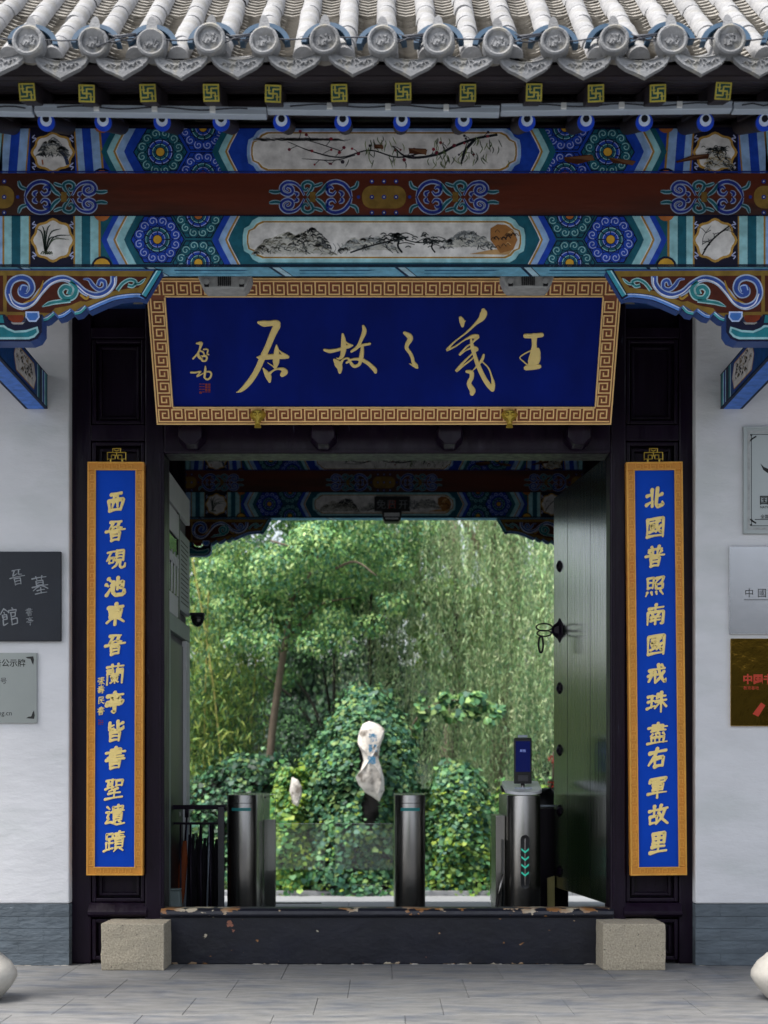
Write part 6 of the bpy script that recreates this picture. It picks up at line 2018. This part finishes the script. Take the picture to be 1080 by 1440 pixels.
# ivy-covered mounds
def mound(label, px, d, prof, depth, pal, n, seed, name='ivy_mound', cat='ivy mound', leaf=.047, holes=(), m_leaf=None, yel=0):
    """prof: photo outline (half widths per height): list of (py, px_left, px_right)"""
    t_ = thing(name, label, cat, at(px, 1250, d), group='ivy covered mounds in the inner garden')
    t_.location.z = CZ
    b = Vector(t_.location)
    rows = []
    for py, a, c in prof:
        rows.append((Z(py, d) - CZ, (X(a, d) + X(c, d)) / 2 - b.x, (X(c, d) - X(a, d)) / 2))
    rows.sort()
    core = MB()
    nseg = 16
    rr_ = random.Random(seed)
    ph = [rr_.uniform(0, 6) for _ in range(4)]
    def surf(zf, a):
        zs = [r_[0] for r_ in rows]
        z = zs[0] + (zs[-1] - zs[0]) * zf
        cx = float(np.interp(z, zs, [r_[1] for r_ in rows])); hw = float(np.interp(z, zs, [r_[2] for r_ in rows]))
        bumpv = 1 + .08 * math.sin(a * 3 + ph[0] + z * 3) + .07 * math.sin(a * 5 + ph[1] - z * 6) + .05 * math.sin(z * 11 + ph[2] + a * 2)
        return Vector((cx + hw * math.cos(a) * bumpv, depth * (hw / max(r_[2] for r_ in rows)) ** .6 * math.sin(a) * bumpv, z))
    m_ = 12
    vs = [surf(i / m_, 2 * PI * k / nseg) for i in range(m_ + 1) for k in range(nseg)]
    fs = [(i * nseg + k, i * nseg + (k + 1) % nseg, (i + 1) * nseg + (k + 1) % nseg, (i + 1) * nseg + k) for i in range(m_) for k in range(nseg)] + [tuple(range(m_ * nseg, (m_ + 1) * nseg))]
    cx_, cy_ = rows[0][1], 0
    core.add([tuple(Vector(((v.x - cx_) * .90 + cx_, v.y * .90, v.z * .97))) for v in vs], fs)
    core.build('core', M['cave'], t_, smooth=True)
    rg = np.random.default_rng(seed)
    P, Nn = [], []
    n = int(n * 1.9)
    while len(P) < n:
        zf, a = rg.random() ** .9, rg.uniform(PI * .97, 2.03 * PI) if rg.random() < .8 else rg.uniform(0, 2 * PI)
        p = surf(zf, a)
        px_, py_ = (p.x + b.x) / (p.y + b.y - CAMY) * FPX + 540, 1090 - (p.z + b.z - EYE) / (p.y + b.y - CAMY) * FPX
        if any(((px_ - hx) / hr) ** 2 + ((py_ - hy) / hv) ** 2 < 1 for hx, hy, hr, hv in holes) and p.y < 0: continue
        out = Vector((math.cos(a), math.sin(a) * .8, .35 + zf * .6)).normalized()
        p = p + out * (rg.uniform(-.04, .07) if rg.random() < .94 else rg.uniform(.05, .17))
        P.append(tuple(p)); Nn.append(tuple(out))
    P, Nn = np.array(P), np.array(Nn)
    if yel:
        k = rg.random(len(P)) < yel * (1.1 - (P[:, 2] / P[:, 2].max()))
        leaves(P[~k], Nn[~k], leaf * rg.uniform(.45, 1.45, (~k).sum()), pal, 'ivy', m_leaf or M['leafshiny'], t_, aspect=1.05, jitter=.45, seed=seed, shape='lobed')
        leaves(P[k], Nn[k], leaf * rg.uniform(.6, 1.25, k.sum()), PAL['ivyy'], 'yellowing_ivy', M['leafshiny'], t_, aspect=1.05, jitter=.45, seed=seed + 1, shape='lobed')
    else: leaves(P, Nn, leaf * rg.uniform(.45, 1.45, len(P)), pal, 'ivy', m_leaf or M['leafshiny'], t_, aspect=1.05, jitter=.45, seed=seed, shape='lobed')
    return t_
mound('tall ivy covered mound around the carved white rock', 505, 15.9, [(1262, 415, 592), (1200, 420, 590), (1120, 430, 588), (1060, 445, 582), (1020, 468, 565), (990, 492, 540), (975, 505, 525)], .8, PAL['ivy'], 6200, 91,
      holes=((519, 1072, 15, 58), (520, 1140, 13, 26)), yel=.15)
mound('rounded ivy mound with yellow lower leaves, between the middle and right turnstiles', 648, 15.7, [(1262, 590, 700), (1200, 592, 698), (1150, 598, 690), (1110, 608, 676), (1090, 622, 662), (1080, 635, 650)], .6, PAL['ivy'], 3600, 101, yel=.7)
mound('low ivy mound with yellow leaves left of the carved rock', 405, 15.6, [(1262, 360, 440), (1200, 365, 450), (1150, 380, 440), (1110, 392, 430), (1085, 400, 422)], .45, PAL['ivyy'], 2600, 111, holes=((415, 1112, 7, 20),))
mound('broad dark shrubbery mound at the foot of the slanting tree', 340, 17.0, [(1262, 250, 430), (1180, 255, 432), (1120, 262, 425), (1085, 300, 415), (1065, 340, 400)], .5, PAL['ivy'] + PAL['dark'], 3400, 121)
mound('small ivy mound behind the right turnstile', 740, 16.6, [(1262, 680, 830), (1190, 690, 828), (1130, 700, 820), (1105, 720, 800)], .6, PAL['ivyy'], 2200, 131)
# leafy spray right of the carved rock
sp = thing('leafy_shrub', 'light green leafy spray spreading above the right ivy mound', 'shrub', at(640, 1200, 16.8))
sp.location.z = CZ
rg = np.random.default_rng(140)
cl = []
for t in np.linspace(0, 1, 30):
    px = 590 + 112 * t + rg.uniform(-14, 14)
    py = 1000 - 14 * math.sin(PI * t) + rg.uniform(-18, 30) * (1 - .4 * t)
    r_ = rg.uniform(.05, .12)
    cl.append(tuple(at(px, py, 16.6 + rg.uniform(-.15, .15)) - Vector(sp.location)) + (r_, r_, r_ * .7))
p, d = blob_pts(cl, 620, 141, .0)
leaves(p, d + np.array([0, -.5, .7]), nr.uniform(.05, .10, len(p)), PAL['tree'] + PAL['ivy'][1:5], 'foliage', M['leafshiny'], sp, aspect=1.2, seed=142, shape='lobed')
trunk(sp, [tuple(at(560, 1060, 16.7) - Vector(sp.location)), tuple(at(595, 1000, 16.65) - Vector(sp.location)), tuple(at(650, 985, 16.6) - Vector(sp.location)), tuple(at(712, 1012, 16.6) - Vector(sp.location))], (.014, .006), 'stem')
trunk(sp, [(tuple(at(560, 1060, 16.7) - Vector(sp.location))), (-.5, 0, .6), (-.4, 0, 0)], (.016, .014), 'stem')
# flowering plant behind the leaf
fl = thing('flowering_shrub', 'dark shrub with a few red blossoms beside the open door leaf', 'shrub', at(778, 1200, 13.6))
fl.location.z = CZ
cl = [tuple(at(px, py, 13.6) - Vector(fl.location)) + (.10, .12, .12) for px, py in ((785, 1110), (776, 1128), (795, 1090), (790, 1140), (798, 1120))]
p, d = blob_pts(cl, 700, 151)
leaves(p, d, nr.uniform(.04, .08, len(p)), PAL['dark'], 'foliage', M['leaf'], fl, seed=152)
p, d = blob_pts([tuple(at(px, py, 13.5) - Vector(fl.location)) + (.035, .035, .035) for px, py in ((775, 1066), (779, 1072), (775, 1103), (783, 1100))], 60, 153)
leaves(p, d, nr.uniform(.03, .045, len(p)), [lin('a8322a'), lin('c06a5a')], 'blossoms', M['leaf'], fl, seed=154)
trunk(fl, [(0, 0, 0), (.02, 0, .6), (0, 0, 1.1), (.0, 0, 1.5)], (.02, .008), 'stem')

# rocks
def rock(name, label, outline, d, depth, m, seed, group=None, cat='rock'):
    c = np.mean(np.array(outline), axis=0)
    o = at(c[0], c[1], d)
    rr_ = random.Random(seed)
    mb = MB()
    P = [at(px, py, d) - o for px, py in outline]
    n = len(P)
    layers = [(-.5, .45), (-.42, .8), (-.2, .98), (.1, 1.0), (.5, .8)]
    vs = []
    for y, s_ in layers:
        for q in P: vs.append((q.x * s_ + rr_.uniform(-.008, .008), y * depth + rr_.uniform(-.018, .018), q.z * s_ * .98 + rr_.uniform(-.008, .008)))
    fs = [(i * n + k, i * n + (k + 1) % n, (i + 1) * n + (k + 1) % n, (i + 1) * n + k) for i in range(len(layers) - 1) for k in range(n)]
    vs.append((rr_.uniform(-.02, .02), -.55 * depth, 0)); fs += [(k, (k + 1) % n, len(vs) - 1) for k in range(n)]
    t_ = thing(name, label, cat, o, group=group)
    mb.add(vs, fs)
    mb.build('stone', m, t_, smooth=True, angle=38)
    return t_
rk = rock('carved_rock', 'upright white rock with blue characters standing in the tall ivy', [(510, 1018), (520, 1014), (532, 1017), (540, 1024), (539, 1036), (534, 1050), (533, 1068), (537, 1080), (539, 1095), (540, 1112), (534, 1128), (525, 1122), (514, 1116), (505, 1106), (500, 1094), (508, 1084), (512, 1070), (508, 1056), (503, 1044), (505, 1030)], 15.0, .3, M['rock'], 3)
kk = FPX / 14.85
for ch, py in zip('洗砚池', (1037, 1052, 1068)):
    m_ = MB()
    text_mesh(ch, 11.5 / kk, lambda u, v: (X(518.5 if py < 1060 else 517, 14.8) - rk.location.x + u, 14.70 + CAMY - rk.location.y, Z(py + 5, 14.8) - rk.location.z + v), m_, bold=.004)
    m_.build('lettering', M['blueink'], rk)
rock('hollow_shade_stone', 'dark stone standing for the shade in the hollow under the carved white rock', [(498, 1096), (510, 1118), (534, 1128), (536, 1145), (528, 1165), (508, 1168), (502, 1140), (494, 1120)], 15.35, .2, M['cave'], 5)  # near-black stone: shade of the cavity is put into its colour
rock('white_rock', 'small upright white rock in the low ivy beside the carved rock', [(410, 1092), (418, 1096), (424, 1106), (424, 1120), (420, 1134), (412, 1130), (408, 1112)], 15.1, .14, M['rock'], 7)
# far woodland closing the view
rg = np.random.default_rng(161)
cl = []
for k in range(230):
    x = rg.uniform(-7, 7); z = rg.uniform(-.3, 6.0) if k % 3 else rg.uniform(-.3, 2.5)
    cl.append((x, 27 - CAMY * 0 + rg.uniform(-1, 1), z, rg.uniform(.5, 1.0), .6, rg.uniform(.4, .8)))
cl = [(a, b - 6.0, c, d, e, f_) for a, b, c, d, e, f_ in cl]
p, d = blob_pts(cl, 52000, 162, .2)
o = leaves(p, d + np.array([0, -.4, .4]), rg.uniform(.10, .19, len(p)), PAL['tree'][:1] + PAL['dark'] * 2, 'far_woodland', M['leaf'], None, seed=163)
tag(o, 'mixed green woodland closing the view behind the garden', 'woodland')
gc = []
p = np.stack([rg.uniform(-3.4, 3.4, 5200), rg.uniform(7.86, 11.5, 5200), rg.uniform(CZ, CZ + .16, 5200)], 1)
o = leaves(p, np.tile([0, -.5, 1.0], (len(p), 1)), rg.uniform(.05, .09, len(p)), PAL['ivy'] + PAL['ivyy'][:2], 'ground_ivy', M['leafshiny'], None, seed=164, shape='lobed', aspect=1.1)
tag(o, 'low green ivy covering the ground behind the pale kerb', 'ground cover')
bk = MB(); bk.prism([(17.5, CZ - .05), (20.5, 1.6), (24, 3.4), (30, 3.4), (30, CZ - .05)], lambda p: (-16, p[0], p[1]), lambda p: (16, p[0], p[1]))
tag(bk.build('earth_bank', M['bankgreen'], smooth=False), kind='structure')
g = MB(); g.box(-12, 12, 7.86, 24, CZ - .1, CZ + .02)
tag(g.build('planting_bed', M['soil']), kind='structure')
# ================================================================ across the street (seen only in reflections)
ob = thing('shop_building', 'long dark grey brick building with tiled roof across the street', 'building', (0, -24, 0))
OBM = mat('dark_grey_brickwork', lin('4c4f52'), .85, var=.2, vscale=3)
MB().box(-22, 22, -6, 0, 0, 4.4).build('wall', OBM, ob)
MB().prism([(.9, 4.3), (-3, 7.0), (-6.9, 4.3)], lambda p: (-23, p[0], p[1]), lambda p: (23, p[0], p[1])).build('roof', M['eavetile'], ob)
for k in range(9):
    x = -18 + k * 4.5
    wn = MB().box(x - .8, x + .8, -.02, .06, 1.0, 3.0).build('window', M['dark'], ob)
    MB().box(x - .72, x + .72, .061, .065, 1.08, 2.92).build('pane', M['glassdark'], wn)
for k, (x, s_) in enumerate(((-7.5, 1), (-2.8, 1.15))):
    t_ = thing('street_tree', ['smaller leafy street tree across the road, far to one side', 'taller leafy street tree across the road facing the gate'][k], 'tree', (x, -19, 0), group='street trees across the road')
    trunk(t_, [(0, 0, 0), (.1, 0, 2), (0, 0, 4.5 * s_)], (.16, .07))
    p, d = blob_pts(clumps(0, 0, 4.6 * s_, 1.9 * s_, 1.9, 2.0 * s_, 26, 300 + k, .4), 4500, 310 + k)
    leaves(p, d, np.full(len(p), .16), PAL['tree'], 'crown', M['leaf'], t_, seed=320 + k)
